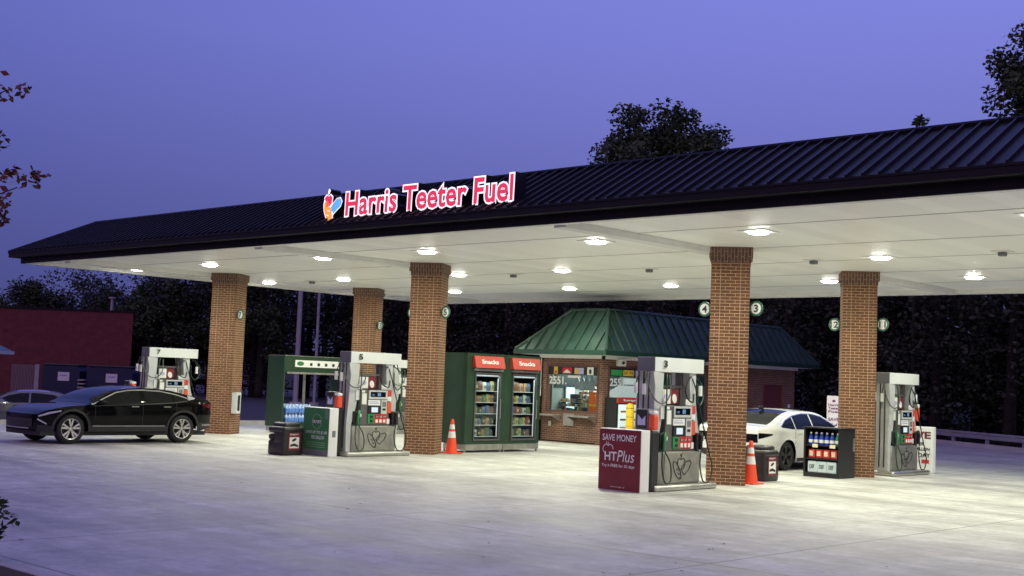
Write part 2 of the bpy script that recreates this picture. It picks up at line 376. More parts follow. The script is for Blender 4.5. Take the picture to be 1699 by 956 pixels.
struct(kerb('kerb', [(30,5.56),(-60,5.56)], h=.05))
struct(kerb('kerb', [(30,18.05),(-9,41.25),(-22.7,51.05),(-30,52.55),(-37,52.55)]))
struct(kerb('kerb', [(-37.2,52.5),(-37.2,24.2)])); struct(kerb('kerb', [(-37.2,19.5),(-37.2,12.5)]))
g = MB(); nx, ny = 60, 14; vs = []
for i in range(nx+1):
    for k in range(ny+1):
        x = -60+90*i/nx; y = 5.38-9*k/ny; vs.append((x, y, .05+.05*min(1, k)*rng.random()))
g.add(vs, [(i*(ny+1)+k, (i+1)*(ny+1)+k, (i+1)*(ny+1)+k+1, i*(ny+1)+k+1) for i in range(nx) for k in range(ny)]); struct(g.build('mulch_bed', MULCH, smooth=180))
g = MB(); g.add([(-46,34,.02),(-38.6,34,.02),(-38.6,52,.02),(-46,52,.02)], [(0,1,2,3)]); struct(g.build('path', CONC_K))
# ------------------------------------------------------------------ canopy
UL, UR, VF, VB = -34.58, -2.0, 16.45, 32.6; ZF, ZS = 4.70, 4.79
COLU = [-5.45, -14.2, -23.2, -32.0]; C1, C2 = 21.78, 27.28
def soffit_mat():
    m = bpy.data.materials.new('soffit_panels'); m.use_nodes = True; nt = m.node_tree; N = nt.nodes; L = nt.links; b = N['Principled BSDF']
    tc = N.new('ShaderNodeTexCoord'); sep = N.new('ShaderNodeSeparateXYZ'); L.new(tc.outputs['Object'], sep.inputs[0])
    pp = N.new('ShaderNodeMath'); pp.operation = 'PINGPONG'; pp.inputs[1].default_value = .2; L.new(sep.outputs[0], pp.inputs[0])
    lt = N.new('ShaderNodeMapRange'); lt.inputs[1].default_value = 0; lt.inputs[2].default_value = .02; lt.inputs[3].default_value = 0; lt.inputs[4].default_value = 1; L.new(pp.outputs[0], lt.inputs[0])
    fl = N.new('ShaderNodeMath'); fl.operation = 'FLOOR'; dv = N.new('ShaderNodeMath'); dv.operation = 'DIVIDE'; dv.inputs[1].default_value = .4; L.new(sep.outputs[0], dv.inputs[0]); L.new(dv.outputs[0], fl.inputs[0])
    wn = N.new('ShaderNodeTexWhiteNoise'); wn.noise_dimensions = '1D'; L.new(fl.outputs[0], wn.inputs['W'])
    mr = N.new('ShaderNodeMapRange'); mr.inputs[3].default_value = .93; mr.inputs[4].default_value = 1.03; L.new(wn.outputs[0], mr.inputs[0])
    sc = N.new('ShaderNodeVectorMath'); sc.operation = 'SCALE'; sc.inputs[0].default_value = (.95, .95, .885); L.new(mr.outputs[0], sc.inputs['Scale']); L.new(sc.outputs[0], b.inputs['Base Color'])
    b.inputs['Roughness'].default_value = .38
    bp = N.new('ShaderNodeBump'); bp.inputs['Strength'].default_value = .25; bp.inputs['Distance'].default_value = .01; L.new(lt.outputs[0], bp.inputs['Height']); L.new(bp.outputs[0], b.inputs['Normal'])
    return m
SOFFIT = soffit_mat(); SEAM = mat('soffit_seam', (.30, .30, .27), .6)
cp = thing('fuel_canopy', 'long fuel station canopy with black ribbed metal roof and white lit underside', 'canopy', (0, 0, 0))
MB().box((UL+.02, VF+.02, ZS), (UR-.02, VB-.02, ZS+.05)).build('soffit', SOFFIT, cp)
mb = MB()
for y in (C1, C1+2.75, C2, C2+2.9, VF+2.3): mb.box((UL+.4, y-.012, ZS-.006), (UR-.4, y+.012, ZS-.001))
mb.build('soffit_seam', SEAM, cp)
mb = MB(); w = .32                                             # white perimeter band, inner lip of the fascia
mb.box((UL+.05, VF+.05, ZF), (UR-.05, VF+.20, ZS-.002)); mb.box((UL+.05, VB-w, ZF-.03), (UR-.05, VB-.05, ZS-.002))
mb.box((UL+.05, VF+.21, ZF), (UL+w, VB-w-.01, ZS-.003)); mb.box((UR-w, VF+.21, ZF), (UR-.05, VB-w-.01, ZS-.003))
mb.build('perimeter_band', WHITE_TRIM, cp)
for u in COLU:
    MB().box((u-.40, VF+.22, ZS-.13), (u-.12, C1-.2, ZS-.002)).build('beam', WHITE_TRIM, cp)
    if u != COLU[2]: MB().box((u-.1, C2+.3, ZS-.13), (u+.18, VB-w-.02, ZS-.002)).build('beam', WHITE_TRIM, cp)
def ring(mb, x0, y0, x1, y1, t, z0, z1):
    mb.box((x0, y0, z0), (x1, y0+t, z1)); mb.box((x0, y1-t, z0), (x1, y1, z1)); mb.box((x0, y0+t, z0), (x0+t, y1-t, z1)); mb.box((x1-t, y0+t, z0), (x1, y1-t, z1))
mb = MB(); ring(mb, UL, VF, UR, VB, .045, ZF, 4.88); mb.build('fascia', TRIM_BLACK, cp)
mb = MB(); ring(mb, UL-.25, VF-.25, UR+.25, VB+.25, .28, 4.86, 5.0)
ring(mb, UL-.27, VF-.27, UR+.27, VB+.27, .02, 4.975, 5.012); mb.build('gutter', TRIM_BLACK, cp)
def mansard(x0, y0, x1, y1, z0, tx0, ty0, tx1, ty1, z1, rib, rh, root, m, m_cap, names=('roof', 'ridge_cap')):
    mb = MB(); lo = [(x0,y0,z0),(x1,y0,z0),(x1,y1,z0),(x0,y1,z0)]; hi = [(tx0,ty0,z1),(tx1,ty0,z1),(tx1,ty1,z1),(tx0,ty1,z1)]
    mb.add(lo+hi, [(0,1,5,4),(1,2,6,5),(2,3,7,6),(3,0,4,7),(4,5,6,7)])
    for i in range(4):                                         # standing seams on each slope
        a, b = Vector(lo[i]), Vector(lo[(i+1)%4]); ta, tb = Vector(hi[i]), Vector(hi[(i+1)%4])
        e = (b-a); Ln = e.length; e.normalize(); up = (ta-a); up = up-e*up.dot(e); H = up.length; up.normalize(); n = e.cross(up)
        sa, sb = (ta-a).dot(e), Ln-(tb-a).dot(e); k = int(Ln/rib)
        for q in range(1, k):
            s_ = Ln*q/k; h = H*min(1, s_/max(sa, 1e-3), (Ln-s_)/max(sb, 1e-3))
            if h < .08: continue
            o = a+e*s_; w_ = .016
            f = lambda s2, t, c: tuple(o+e*s2+up*t+n*c)
            mb.add([f(-w_,.02,0),f(w_,.02,0),f(w_,h,0),f(-w_,h,0),f(-w_,.02,rh),f(w_,.02,rh),f(w_,h,rh),f(-w_,h,rh)], [(4,5,6,7),(0,1,5,4),(1,2,6,5),(2,3,7,6),(3,0,4,7)])
    mb.build(names[0], m, root)
    mb = MB()
    for i in range(4):
        a, b = Vector(hi[i]), Vector(hi[(i+1)%4]); d = (b-a).normalized()
        mb.tube([a+Vector((0,0,.015))-d*.03, b+Vector((0,0,.015))+d*.03], .055, 6)
        mb.tube([Vector(lo[i])+Vector((0,0,.01)), a+Vector((0,0,.01))], .055, 6)
    mb.build(names[1], m_cap, root)
mansard(UL-.25, VF-.25, UR+.25, VB+.25, 5.0, UL+1.45, VF+1.45, UR-1.45, VB-1.45, 5.94, .255, .05, cp, ROOF_BLACK, TRIM_BLACK)
MB().tube([(UL+.06, C1-1.5, 4.6), (UL+.06, C1-1.5, 4.7)], .03).build('drain_outlet', GREY_P, cp)
# ------------------------------------------------------------------ lamps under the canopy
LENS = mat('lamp_lens', (.9, .9, .9), .3, emit=(1, .98, .90), estr=38)
lt0 = None
def lamp_label(i, s, r):
    return f'round lamp in the {["front","middle","back"][r]} row, {["left","right"][s > 0]} of {["the unseen end column", "the column numbered 3", "the column numbered 5", "the column numbered 7"][i]}'
for i in range(4):
    for s in (-1, 1):
        for r in range(3):
            loc = (-5.26-8.744*i+s*1.886, 19.459+4.745*r, ZS)
            if lt0 is None:
                lt0 = thing('canopy_lamp', '', 'ceiling lamp', loc, 0, 'round lamps under the canopy')
                MB().rbox((-.28,-.28,-.016), (.28,.28,-.001), .006).build('housing', WHITE_TRIM, lt0)
                MB().lathe([(.0,-.058),(.12,-.056),(.18,-.045),(.205,-.017)], n=24).build('lens', LENS, lt0, smooth=60); o = lt0
            else: o = copy_tree(lt0, loc=loc, skip=('lamp_light',))
            o['label'] = lamp_label(i, s, r)
            ld = bpy.data.lights.new('lamp_light', 'AREA'); ld.shape = 'DISK'; ld.size = .38; ld.energy = LAMP_W; ld.color = (.965, 1, .78); ld.spread = math.radians(170)
            lo = bpy.data.objects.new('lamp_light', ld); C.objects.link(lo); lo.parent = o; lo.location = (0, 0, -.064)
cm0 = None
for k, (x, y) in enumerate([(-31.26,24.3),(-22.96,24.63),(-18.39,24.6),(-13.68,24.21),(-9.52,24.07)]):
    lb = 'small grey ceiling camera box under the canopy, ' + ['above the green cabinet by the far column','right of the column with number 5','above the kiosk roof','between the columns with numbers 3 and 12','near the right edge of the picture'][k]
    if cm0 is None:
        cm0 = thing('ceiling_camera', lb, 'camera', (x, y, ZS), 0, 'camera boxes under the canopy')
        MB().rbox((-.17,-.17,-.02),(.17,.17,-.001), .008).build('mount_plate', WHITE_TRIM, cm0)
        MB().rbox((-.07,-.07,-.10),(.07,.07,-.021), .015).build('camera_body', GREY_P, cm0)
    else: copy_tree(cm0, loc=(x, y, ZS), label=lb)
# ------------------------------------------------------------------ brick columns
RC = math.radians(32.7); CW = .39
SIGN_W = mat('number_disc', (.78, .78, .76), .5); SIGN_G = mat('number_ring', (.02, .12, .065), .5); INK = mat('black_ink', (.012, .012, .012), .5)
def column(u, v, label, left, right):
    t = thing('brick_column', label, 'column', (u, v, 0), RC, 'brick columns under the canopy')
    h = 4.47
    MB().box((-CW,-CW,0),(CW,CW,h)).build('shaft', BRICK_COL, t, uv=True)
    mb = MB(); mb.box((-CW-.012,-CW-.012,h),(CW+.012,CW+.012,h+.10)); mb.box((-CW-.045,-CW-.045,h+.10),(CW+.045,CW+.045,ZS-.001)); mb.build('capital', BRICK_CAP, t, uv='swap')
    ci, si = math.cos(-RC), math.sin(-RC)
    for num, du in ((left, -.62), (right, .62)):
        if not num: continue
        # the disc stands across the canopy, read by drivers coming from the front
        loc = lambda x, y: (x*ci-y*si, x*si+y*ci)
        p = loc(du, 0); fr = frame((p[0], p[1], 3.56), (ci, si, 0), (0, 0, 1))
        d = MB().prism(ell(0, 0, .155, .155, n=28), fr, -.02, .0).build('number_sign', SIGN_G, t)
        MB().prism(ell(0, 0, .115, .115, n=28), fr, .0015, .004).build('disc', SIGN_W, d)
        w = tw(num, .15, .018)/2*1.25; text(num, INK, d, fr, -w, -.075, w, .075, .005, bold=.018, name='numeral')
        q = loc(du*.7, 0); MB().tube([(p[0]*.84, p[1]*.84, 3.56), (p[0]*.5, p[1]*.5, 3.56)], .012, 6).build('bracket', SIGN_G, d)
    return t
column(COLU[3], C1, 'far brick column with number 7, behind the black crossover', '8', '7')
column(COLU[2], C1, 'brick column with number 5, left of the snack coolers', '6', '5')
column(COLU[1], C1, 'nearest brick column carrying numbers 4 and 3', '4', '3')
column(COLU[1], C2, 'brick column carrying numbers 12 and 11 behind the black shelf', '12', '11')
column(COLU[3], C2, 'brick column with number 13, seen behind the pump numbered 5', '14', '13')
column(COLU[0], C1, 'brick column beyond the right edge of the picture, front row', '2', '1')
column(COLU[0], C2, 'brick column beyond the right edge of the picture, back row', '10', '9')
# ------------------------------------------------------------------ lit roof sign
sg = thing('roof_sign', 'lit red and white letter sign with fruit logo on the canopy roof', 'sign', (-20.15, VF, 5.2))
base = FY(-.02)
BODY = 'Harris Teeter Fuel'; vsA, _ = glyph(BODY, .03, .03); X0, Y0, X1, Y1 = bbox(vsA)
adv = []
for i, ch in enumerate(BODY):
    if ch == ' ': continue
    a = bbox(glyph(BODY[:i+1], .03, .03)[0])[2]; adv.append((ch, a))
SXT = 4.76/(X1-X0); SZT =   .475/(bbox(glyph('H', .03, .03)[0])[3])
for ch, right in adv:
    b1 = bbox(glyph(ch, .03, .03)[0]); off = right-b1[2]
    def put(bold, c0, c1, m, name, par, sides):
        vs, fs = glyph(ch, bold, .03); mb = MB()
        P = lambda c: [base((v[0]+off-X0)*SXT, v[1]*SZT, c) for v in vs]
        mb.add(P(c1), fs)
        if sides: extrude_sides(mb, P(c1), P(c0), fs); mb.add(P(c0), [f[::-1] for f in fs])
        return mb.build(name, m, par)
    can = put(.076, -.30, .0, BLACK, 'letter', sg, True)
    put(.070, 0, .003, NEON_WHITE, 'rim', can, False); put(.024, 0, .006, NEON_RED, 'face', can, False)
def lshape(pts, m, name, grow=1.12):
    cx = sum(p[0] for p in pts)/len(pts); cy = sum(p[1] for p in pts)/len(pts)
    big = [(cx+(x-cx)*grow, cy+(y-cy)*grow) for x, y in pts]
    can = MB().prism(big, base, -.28, 0).build(name, BLACK, sg)
    MB().prism(big, base, .001, .003).build('rim', NEON_WHITE, can); MB().prism(pts, base, .0035, .006).build('face', m, can)
    return can
lf = lshape(ell(-.56, .12, .115, .235, .42), NEON_ORANGE, 'logo_loaf', 1.18)
ap = lshape([(-.56+x*.13, .33+y*.13) for x, y in [(0,.75),(.45,1),(.95,.6),(.85,-.3),(.4,-1),(0,-.85),(-.4,-1),(-.85,-.3),(-.95,.6),(-.45,1)]], NEON_RED, 'logo_apple', 1.2)
lshape([(-.56+x*.05, .53+y*.05) for x, y in [(-.6,-1),(-.2,1),(.3,1.2),(.9,.6),(.4,-.8)]], NEON_WHITE, 'logo_leaf', 1.1)
r = .62; bt = [(-.305+ (x*math.cos(r)-y*math.sin(r)), .225+(x*math.sin(r)+y*math.cos(r))) for x, y in [(-.17,-.09),(.10,-.10),(.15,-.07),(.19,-.05),(.19,.05),(.15,.07),(.10,.10),(-.17,.09)]]
lshape(bt, NEON_BLUE, 'logo_bottle', 1.16)
for k in range(3):
    MB().tube([base(-.60+.03*k, .04+.09*k, .008), base(-.53+.03*k, .02+.09*k, .008)], .008, 5).build('loaf_cut', NEON_WHITE, lf)
for x in (-20.6, -19.0, -17.4, -15.8):
    MB().box((x+20.15-.02, .3, -.16),(x+20.15+.02, 1.1, -.12)).build('support', BLACK, sg)
# ------------------------------------------------------------------ pay kiosk
KX0, KX1, KY0, KY1, KH = -25.9, -23.5, 29.3, 40.4, 2.8
kk = thing('pay_kiosk', 'small brick pay kiosk with green metal roof and lit shop window', 'kiosk', (0, 0, 0))
t_ = .2; mb = MB()
mb.box((KX0,KY0,0),(KX1,KY0+t_,.96)); mb.box((KX0,KY0,2.5),(KX1,KY0+t_,KH)); mb.box((KX0,KY0,.96),(KX0+.18,KY0+t_,2.5)); mb.box((KX1-.14,KY0,.96),(KX1,KY0+t_,2.5))
y1 = 31.75
mb.box((KX1-t_,KY0+t_,0),(KX1,y1,.96)); mb.box((KX1-t_,KY0+t_,2.5),(KX1,y1,KH)); mb.box((KX1-t_,KY0+t_,.96),(KX1,KY0+t_+.06,2.5))
mb.box((KX1-t_,y1,0),(KX1,38.26,KH)); mb.box((KX1-t_,38.26,2.15),(KX1,39.6,KH)); mb.box((KX1-t_,39.6,0),(KX1,KY1,KH))
mb.box((KX0,KY0+t_,0),(KX0+t_,KY1-t_,KH)); mb.box((KX0,KY1-t_,0),(KX1-t_,KY1,KH)); mb.build('wall', BRICK_KIOSK, kk, uv=True)
INN = mat('kiosk_inner_wall', (.27, .31, .29), .7); mb = MB()
mb.box((KX0+t_+.01,KY0+t_+.01,0),(KX0+t_+.03,34,KH)); mb.box((KX0+t_+.03,34,0),(KX1-t_-.01,34.04,KH)); mb.box((KX0+.05,KY0+.05,KH-.03),(KX1-.05,KY1-.05,KH-.005)); mb.build('inner_wall', INN, kk)
MB().box((KX0-.02,KY0+.0,.02),(KX1-.25,34,.05)).build('floor', GREY_P, kk)
mb = MB(); ex0, ex1, ey0, ey1 = -26.5, -22.9, 28.65, 41.05
mb.box((ex0,ey0,KH+.002),(ex1,ey1,KH+.03)); mb.box((KX0-.08,KY0-.08,KH-.10),(KX1+.08,KY0-.002,KH)); mb.box((KX1+.002,KY0-.08,KH-.10),(KX1+.08,KY1+.08,KH)); mb.build('soffit', WHITE_TRIM, kk)
mb = MB(); ring(mb, ex0-.04, ey0-.04, ex1+.04, ey1+.04, .05, KH+.0, KH+.15); mb.build('gutter', TRIM_GREEN, kk)
mansard(ex0, ey0, ex1, ey1, KH+.14, -25.1, 29.65, -23.65, 39.6, 4.26, .40, .055, kk, ROOF_GREEN, ROOF_GREEN)
# windows: frames, glass, header posters
MUL = mat('bronze_frame', (.10, .045, .035), .45)
def window(fr, a0, a1, b0, b1):
    mb = MB(); e = .07
    for q in (rect(a0,b0,a1,b0+e), rect(a0,b1-e,a1,b1), rect(a0,b0+e,a0+e,b1-e), rect(a1-e,b0+e,a1,b1-e)): mb.prism(q, fr, -.12, .012)
    w = mb.build('window', MUL, kk)
    plate('glass', GLASS, w, fr, a0+e, b0+e, a1-e, b1-e, -.05, -.042)
    return w
fL = FY(KY0); fR = FX(KX1)
wl = window(fL, KX0+.18, KX1-.14, .96, 2.5); wr = window(fR, KY0+t_+.06, 31.75, .96, 2.5)
DK = mat('dark_header_board', (.012, .014, .014), .4)
h1 = plate('header_board', DK, wl, fL, KX0+.25, 2.17, KX1-.21, 2.44, -.035, -.015)
Y_ = mat('poster_yellow', (.65, .42, .04), .5); R2 = mat('poster_red', (.5, .03, .03), .5); LB = mat('poster_lilac', (.40, .40, .62), .5); GRN = mat('poster_green', (.04, .30, .08), .5); BL = mat('poster_blue', (.03, .10, .42), .5)
def poster(par, fr, a, b, w, h, m, c, body=None, tm=None):
    o = plate('poster', m, par, fr, a, b, a+w, b+h, c, c+.006)
    if body: text(body, tm, o, fr, a+w*.08, b+h*.3, a+w*.92, b+h*.7, c+.007, bold=.02)
    return o
p = poster(h1, fL, -25.45, 2.19, .15, .23, Y_, -.014); MB().prism(rect(-25.42,2.22,-25.33,2.29), fL, -.007, -.005).build('mark', R2, p)
p = poster(h1, fL, -25.10, 2.20, .36, .20, R2, -.014); MB().prism([(-25.08,2.23),(-24.92,2.35),(-24.76,2.23)], fL, -.007, -.005).build('mark', PAPER, p)
p = poster(h1, fL, -24.62, 2.20, .36, .20, LB, -.014); MB().prism(rect(-24.60,2.22,-24.46,2.38), fL, -.007, -.005).build('mark', Y_, p)
p = poster(h1, fL, -24.12, 2.18, .24, .25, PAPER, -.014); MB().prism(ell(-24.0,2.29,.05,.08), fL, -.007, -.005).build('mark', INK, p)
MB().prism(rect(-24.9, 2.08, -24.4, 2.15), fL, -.04, -.034).build('notice_strip', PAPER, wl)
text('2551.', WHITE_P, wl, fL, -25.66, 1.86, -24.95, 2.11, -.036, bold=.03)
h2 = plate('header_board', DK, wr, fR, KY0+.36, 2.17, 31.68, 2.44, -.035, -.015)
poster(h2, fR, KY0+.40, 2.2, .55, .19, GRN, -.014); poster(h2, fR, KY0+1.0, 2.2, .52, .19, Y_, -.014, '15  75', INK); poster(h2, fR, KY0+1.57, 2.2, .55, .19, BL, -.014, 'ZYN', PAPER)
text('2551.', WHITE_P, wr, fR, KY0+.38, 1.86, KY0+1.2, 2.11, -.036, bold=.03)
mb = MB()                                                       # pale paper notices taped over the side window
mb.prism(rect(30.35,1.93,31.6,2.13), fR, -.036, -.034); mb.prism([(29.62,1.52),(31.66,1.52),(31.66,1.80),(31.55,1.9),(30.1,1.88),(29.72,1.72)], fR, -.036, -.034); mb.build('notice_sheet', mat('pale_notice_glow', (.62, .74, .72), .6, emit=(.5,.62,.60), estr=.25), wr)  # sheet material glows faintly of itself, light put into the paper
# shelves, tray and fixings on the front wall
for a in (-25.95, -24.55):
    m_ = MB(); m_.box((a, KY0-.42, .84),(a+.88, KY0-.003, .885)); m_.prism([(KY0-.40,.84),(KY0-.003,.84),(KY0-.003,.66)], frame((a+.84,0,0),(0,1,0),(0,0,1)), -.03, 0); m_.prism([(KY0-.40,.84),(KY0-.003,.84),(KY0-.003,.66)], frame((a+.05,0,0),(0,1,0),(0,0,1)), -.03, 0)
    m_.build('counter_shelf', STEEL, kk)
plate('cash_drawer', STEEL_D, kk, fL, -24.98, .55, -24.56, .93, .002, .03)
MB().tube([(-25.5,KY0-.03,.66),(-25.5,KY0-.03,.5)], .06, 10).build('door_bell', STEEL, kk)
MB().rbox((KX1+.003,29.9,2.5),(KX1+.16,30.22,2.72), .02).build('camera_housing', WHITE_TRIM, kk); MB().tube([(KX1+.16,30.06,2.61),(KX1+.18,30.06,2.6)], .055, 12).build('camera_eye', BLACK, kk)
MB().tube([(KX0-.05,KY0-.05,2.75),(KX0-.05,KY0-.05,1.45)], .035, 8).build('downpipe', WHITE_P, kk)
dd = plate('door', mat('door_maroon', (.14,.035,.035), .5), kk, fR, 38.30, .01, 39.56, 2.12, -.10, -.04); MB().rbox((KX1-.05,39.35,.98),(KX1+.02,39.45,1.06), .01).build('handle', CHROME, dd)
mb = MB()
for q in (rect(38.26,0,38.30,2.15), rect(39.56,0,39.60,2.15), rect(38.30,2.12,39.56,2.15)): mb.prism(q, fR, -.15, .01)
mb.build('door_frame', mat('door_frame_brown', (.2,.07,.06), .5), kk); plate('door_notice', WHITE_P, kk, fR, 39.95, 1.28, 40.12, 1.42, .002, .01)
plate('green_panel', mat('dark_green_panel', (.010,.045,.026), .6), kk, fR, 31.8, .3, 34.6, 2.3, .003, .02)
il = bpy.data.lights.new('kiosk_light', 'AREA'); il.shape = 'RECTANGLE'; il.size = 1.2; il.size_y = 2.4; il.energy = 150; il.color = (.90, 1, .95)
io = bpy.data.objects.new('kiosk_light', il); C.objects.link(io); io.location = (-24.7, 31.2, KH-.04); io.parent = kk
ct = thing('counter_display', 'crowded counter rack of small goods behind the kiosk front window', 'display', (-24.7, 30.1, 0))
MB().rbox((-.95,-.42,.05),(.95,.1,1.0), .02).build('counter', GREY_P, ct)
pal = [(.32,.07,.06),(.45,.38,.16),(.09,.15,.28),(.55,.55,.52),(.11,.21,.12),(.20,.12,.08),(.05,.05,.05),(.42,.23,.10)]
PALM = [mat('goods_%s' % n, c, .5) for n, c in zip(['red','yellow','blue','white','green','brown','black','orange'], pal)]
PALN = ['red','yellow','blue','white','green','brown','black','orange']
for row in range(7):
    mb = MB(); z = 1.01+row*.135
    mb.box((-.95 if row < 3 else -.25, -.30+row*.03, z),(.95 if row < 3 else .62, -.02+row*.03, z+.008), 3)
    for k in range(18 if row < 3 else 11):
        x = -.93+k*.103 if row < 3 else -.24+k*.078
        hh = .055+.065*rng.random(); mb.box((x, -.28+row*.03, z+.01),(x+.07, -.20+row*.03, z+.01+hh), int(rng.integers(0, 8)))
    mb.build('goods_row', PALM, ct)
vt = thing('safety_vest', 'orange safety vest hanging inside the kiosk window', 'vest', (-24.2, 29.85, 1.02))
MB().prism([(-.20,0),(.20,0),(.21,.45),(.16,.62),(.09,.66),(.05,.52),(-.05,.52),(-.09,.66),(-.16,.62),(-.21,.45)], FY(0), 0, .08).build('vest_body', VEST, vt); MB().prism(rect(-.2,.18,.2,.23), FY(0), .081, .085).build('stripe', YELLOW, vt)
mo = thing('computer_monitor', 'dark computer monitor inside the kiosk at left of the window', 'monitor', (-25.3, 30.25, 1.0))
MB().rbox((-.24,-.03,.22),(.24,.03,.55), .015).build('screen', BLACK, mo); MB().box((-.03,-.02,0),(.03,.02,.22)).build('stand', BLACK, mo)
fz = thing('glass_door_fridge', 'bright glass door fridge at the back of the kiosk', 'fridge', (-24.95, 33.6, .05))
MB().rbox((-.42,-.3,0),(.42,.3,2.0), .03).build('cabinet', GREY_P, fz); plate('door', mat('fridge_glow', (.5,.7,.75), .3, emit=(.55,.85,.9), estr=.8), fz, FY(-.305), -.34, .2, .34, 1.85, 0, .02)

wr_ = thing('wall_board', 'cream notice board on the left inner wall of the kiosk, behind the hanging bags', 'notice board', (-25.66, 31.0, 1.45)); fw = frame((.042,0,0),(0,1,0),(0,0,1)); MB().box((0,0,0),(.04,.75,.5)).build('board', mat('board_cream', (.62,.62,.52), .6), wr_); [plate('paper', PALM[k], wr_, fw, .06+.2*k-.2, .1+.06*(k%2), .2+.2*k-.2, .36+.06*(k%2), 0, .004) for k in (1,2,3)]
mbd = thing('menu_board', 'dark board along the upper left inner wall of the kiosk', 'board', (-25.64, 29.62, 1.78)); MB().box((0,0,0),(.02,3.2,.92)).build('board', mat('dark_teal_board', (.030,.042,.042), .5), mbd)
lw_ = thing('bright_window', 'bright doorway glow on the left inner wall of the kiosk', 'doorway', (-25.65, 30.12, .1)); MB().box((0,0,0),(.03,.42,1.66)).build('pane', mat('doorway_glow', (.5,.7,.75), .4, emit=(.6,.85,.9), estr=.75), lw_); MB().box((0,-.06,0),(.05,-.002,1.68)).build('jamb', GREY_P, lw_)
sr = thing('stock_rack', 'dark rack of small stock against the left inner wall of the kiosk', 'rack', (-25.62, 30.68, .95)); MB().box((0,0,-.9),(.03,2.2,.48)).build('back_panel', GREY_P, sr)
for k in range(4):
    mb = MB(); mb.box((.031,0,k*.12-.02),(.16,2.2,k*.12-.01), 3); [mb.box((.04,q*.11+.01,k*.12),(.13,q*.11+.09,k*.12+.05+.05*rng.random()), int(rng.integers(0,8))) for q in range(20)]; mb.build('stock_row', PALM, sr)
pb = thing('plastic_bags', 'clear plastic bags hanging in the middle of the kiosk window', 'bags', (-24.55, 29.75, 1.72))
for k in range(4):
    x = -.30+k*.2; MB().prism([(x-.09,0),(x+.09,0),(x+.1,.25),(x+.04,.36),(x+.02,.48),(x-.02,.48),(x-.05,.36),(x-.1,.25)], FY(0), 0, .03).build('bag', mat('clear_bag', (.30,.33,.34), .2), pb)
mw_ = thing('microwave', 'dark microwave on the counter inside the kiosk', 'microwave', (-25.2, 31.0, .9)); MB().rbox((-.28,-.2,0),(.28,.2,.32), .02).build('case', BLACK, mw_); plate('door', TINT, mw_, FY(-.201), -.24, .04, .12, .28, 0, .01)
bc_ = thing('back_counter', 'low back counter inside the kiosk carrying the microwave', 'counter', (-24.7, 31.1, .05)); MB().rbox((-.95,-.3,0),(.9,.3,.85), .02).build('counter', GREY_P, bc_)
# ------------------------------------------------------------------ fuel pumps (local: +X faces the lane, +Y away from the entrance)
def logo_outline(name, m, par, fr, cx, cy, s, c, r):
    mb = MB(); P = lambda pts: [fr(cx+x*s, cy+y*s, c) for x, y in pts]
    def loop(pts, closed=True): mb.tube(P(pts+[pts[0]] if closed else pts), r, 5, smooth=3)
    loop(ell(-.42, -.22, .26, .66, .62, 14)); loop([(0,.42),(.2,.52),(.38,.40),(.36,.05),(.14,-.2),(0,-.14),(-.14,-.2),(-.34,.05),(-.36,.40),(-.2,.52)])
    loop([(-.02,.52),(.02,.75),(.16,.82)], False); loop([(.02,.62),(-.12,.78)], False)
    a = .65; loop([(.58+x*math.cos(a)-y*math.sin(a), -.02+x*math.sin(a)+y*math.cos(a)) for x, y in [(-.48,-.26),(.2,-.28),(.34,-.16),(.52,-.14),(.52,.14),(.34,.16),(.2,.28),(-.48,.26)]])
    for k in range(3): loop([(-.5+k*.16, -.1-k*.28), (-.3+k*.16, -.22-k*.26)], False)
    return mb.build(name, m, par, smooth=180)
HOSE_GR = mat('grey_hose', (.10, .11, .10), .45); LINE = mat('logo_line', (.02, .02, .02), .5)
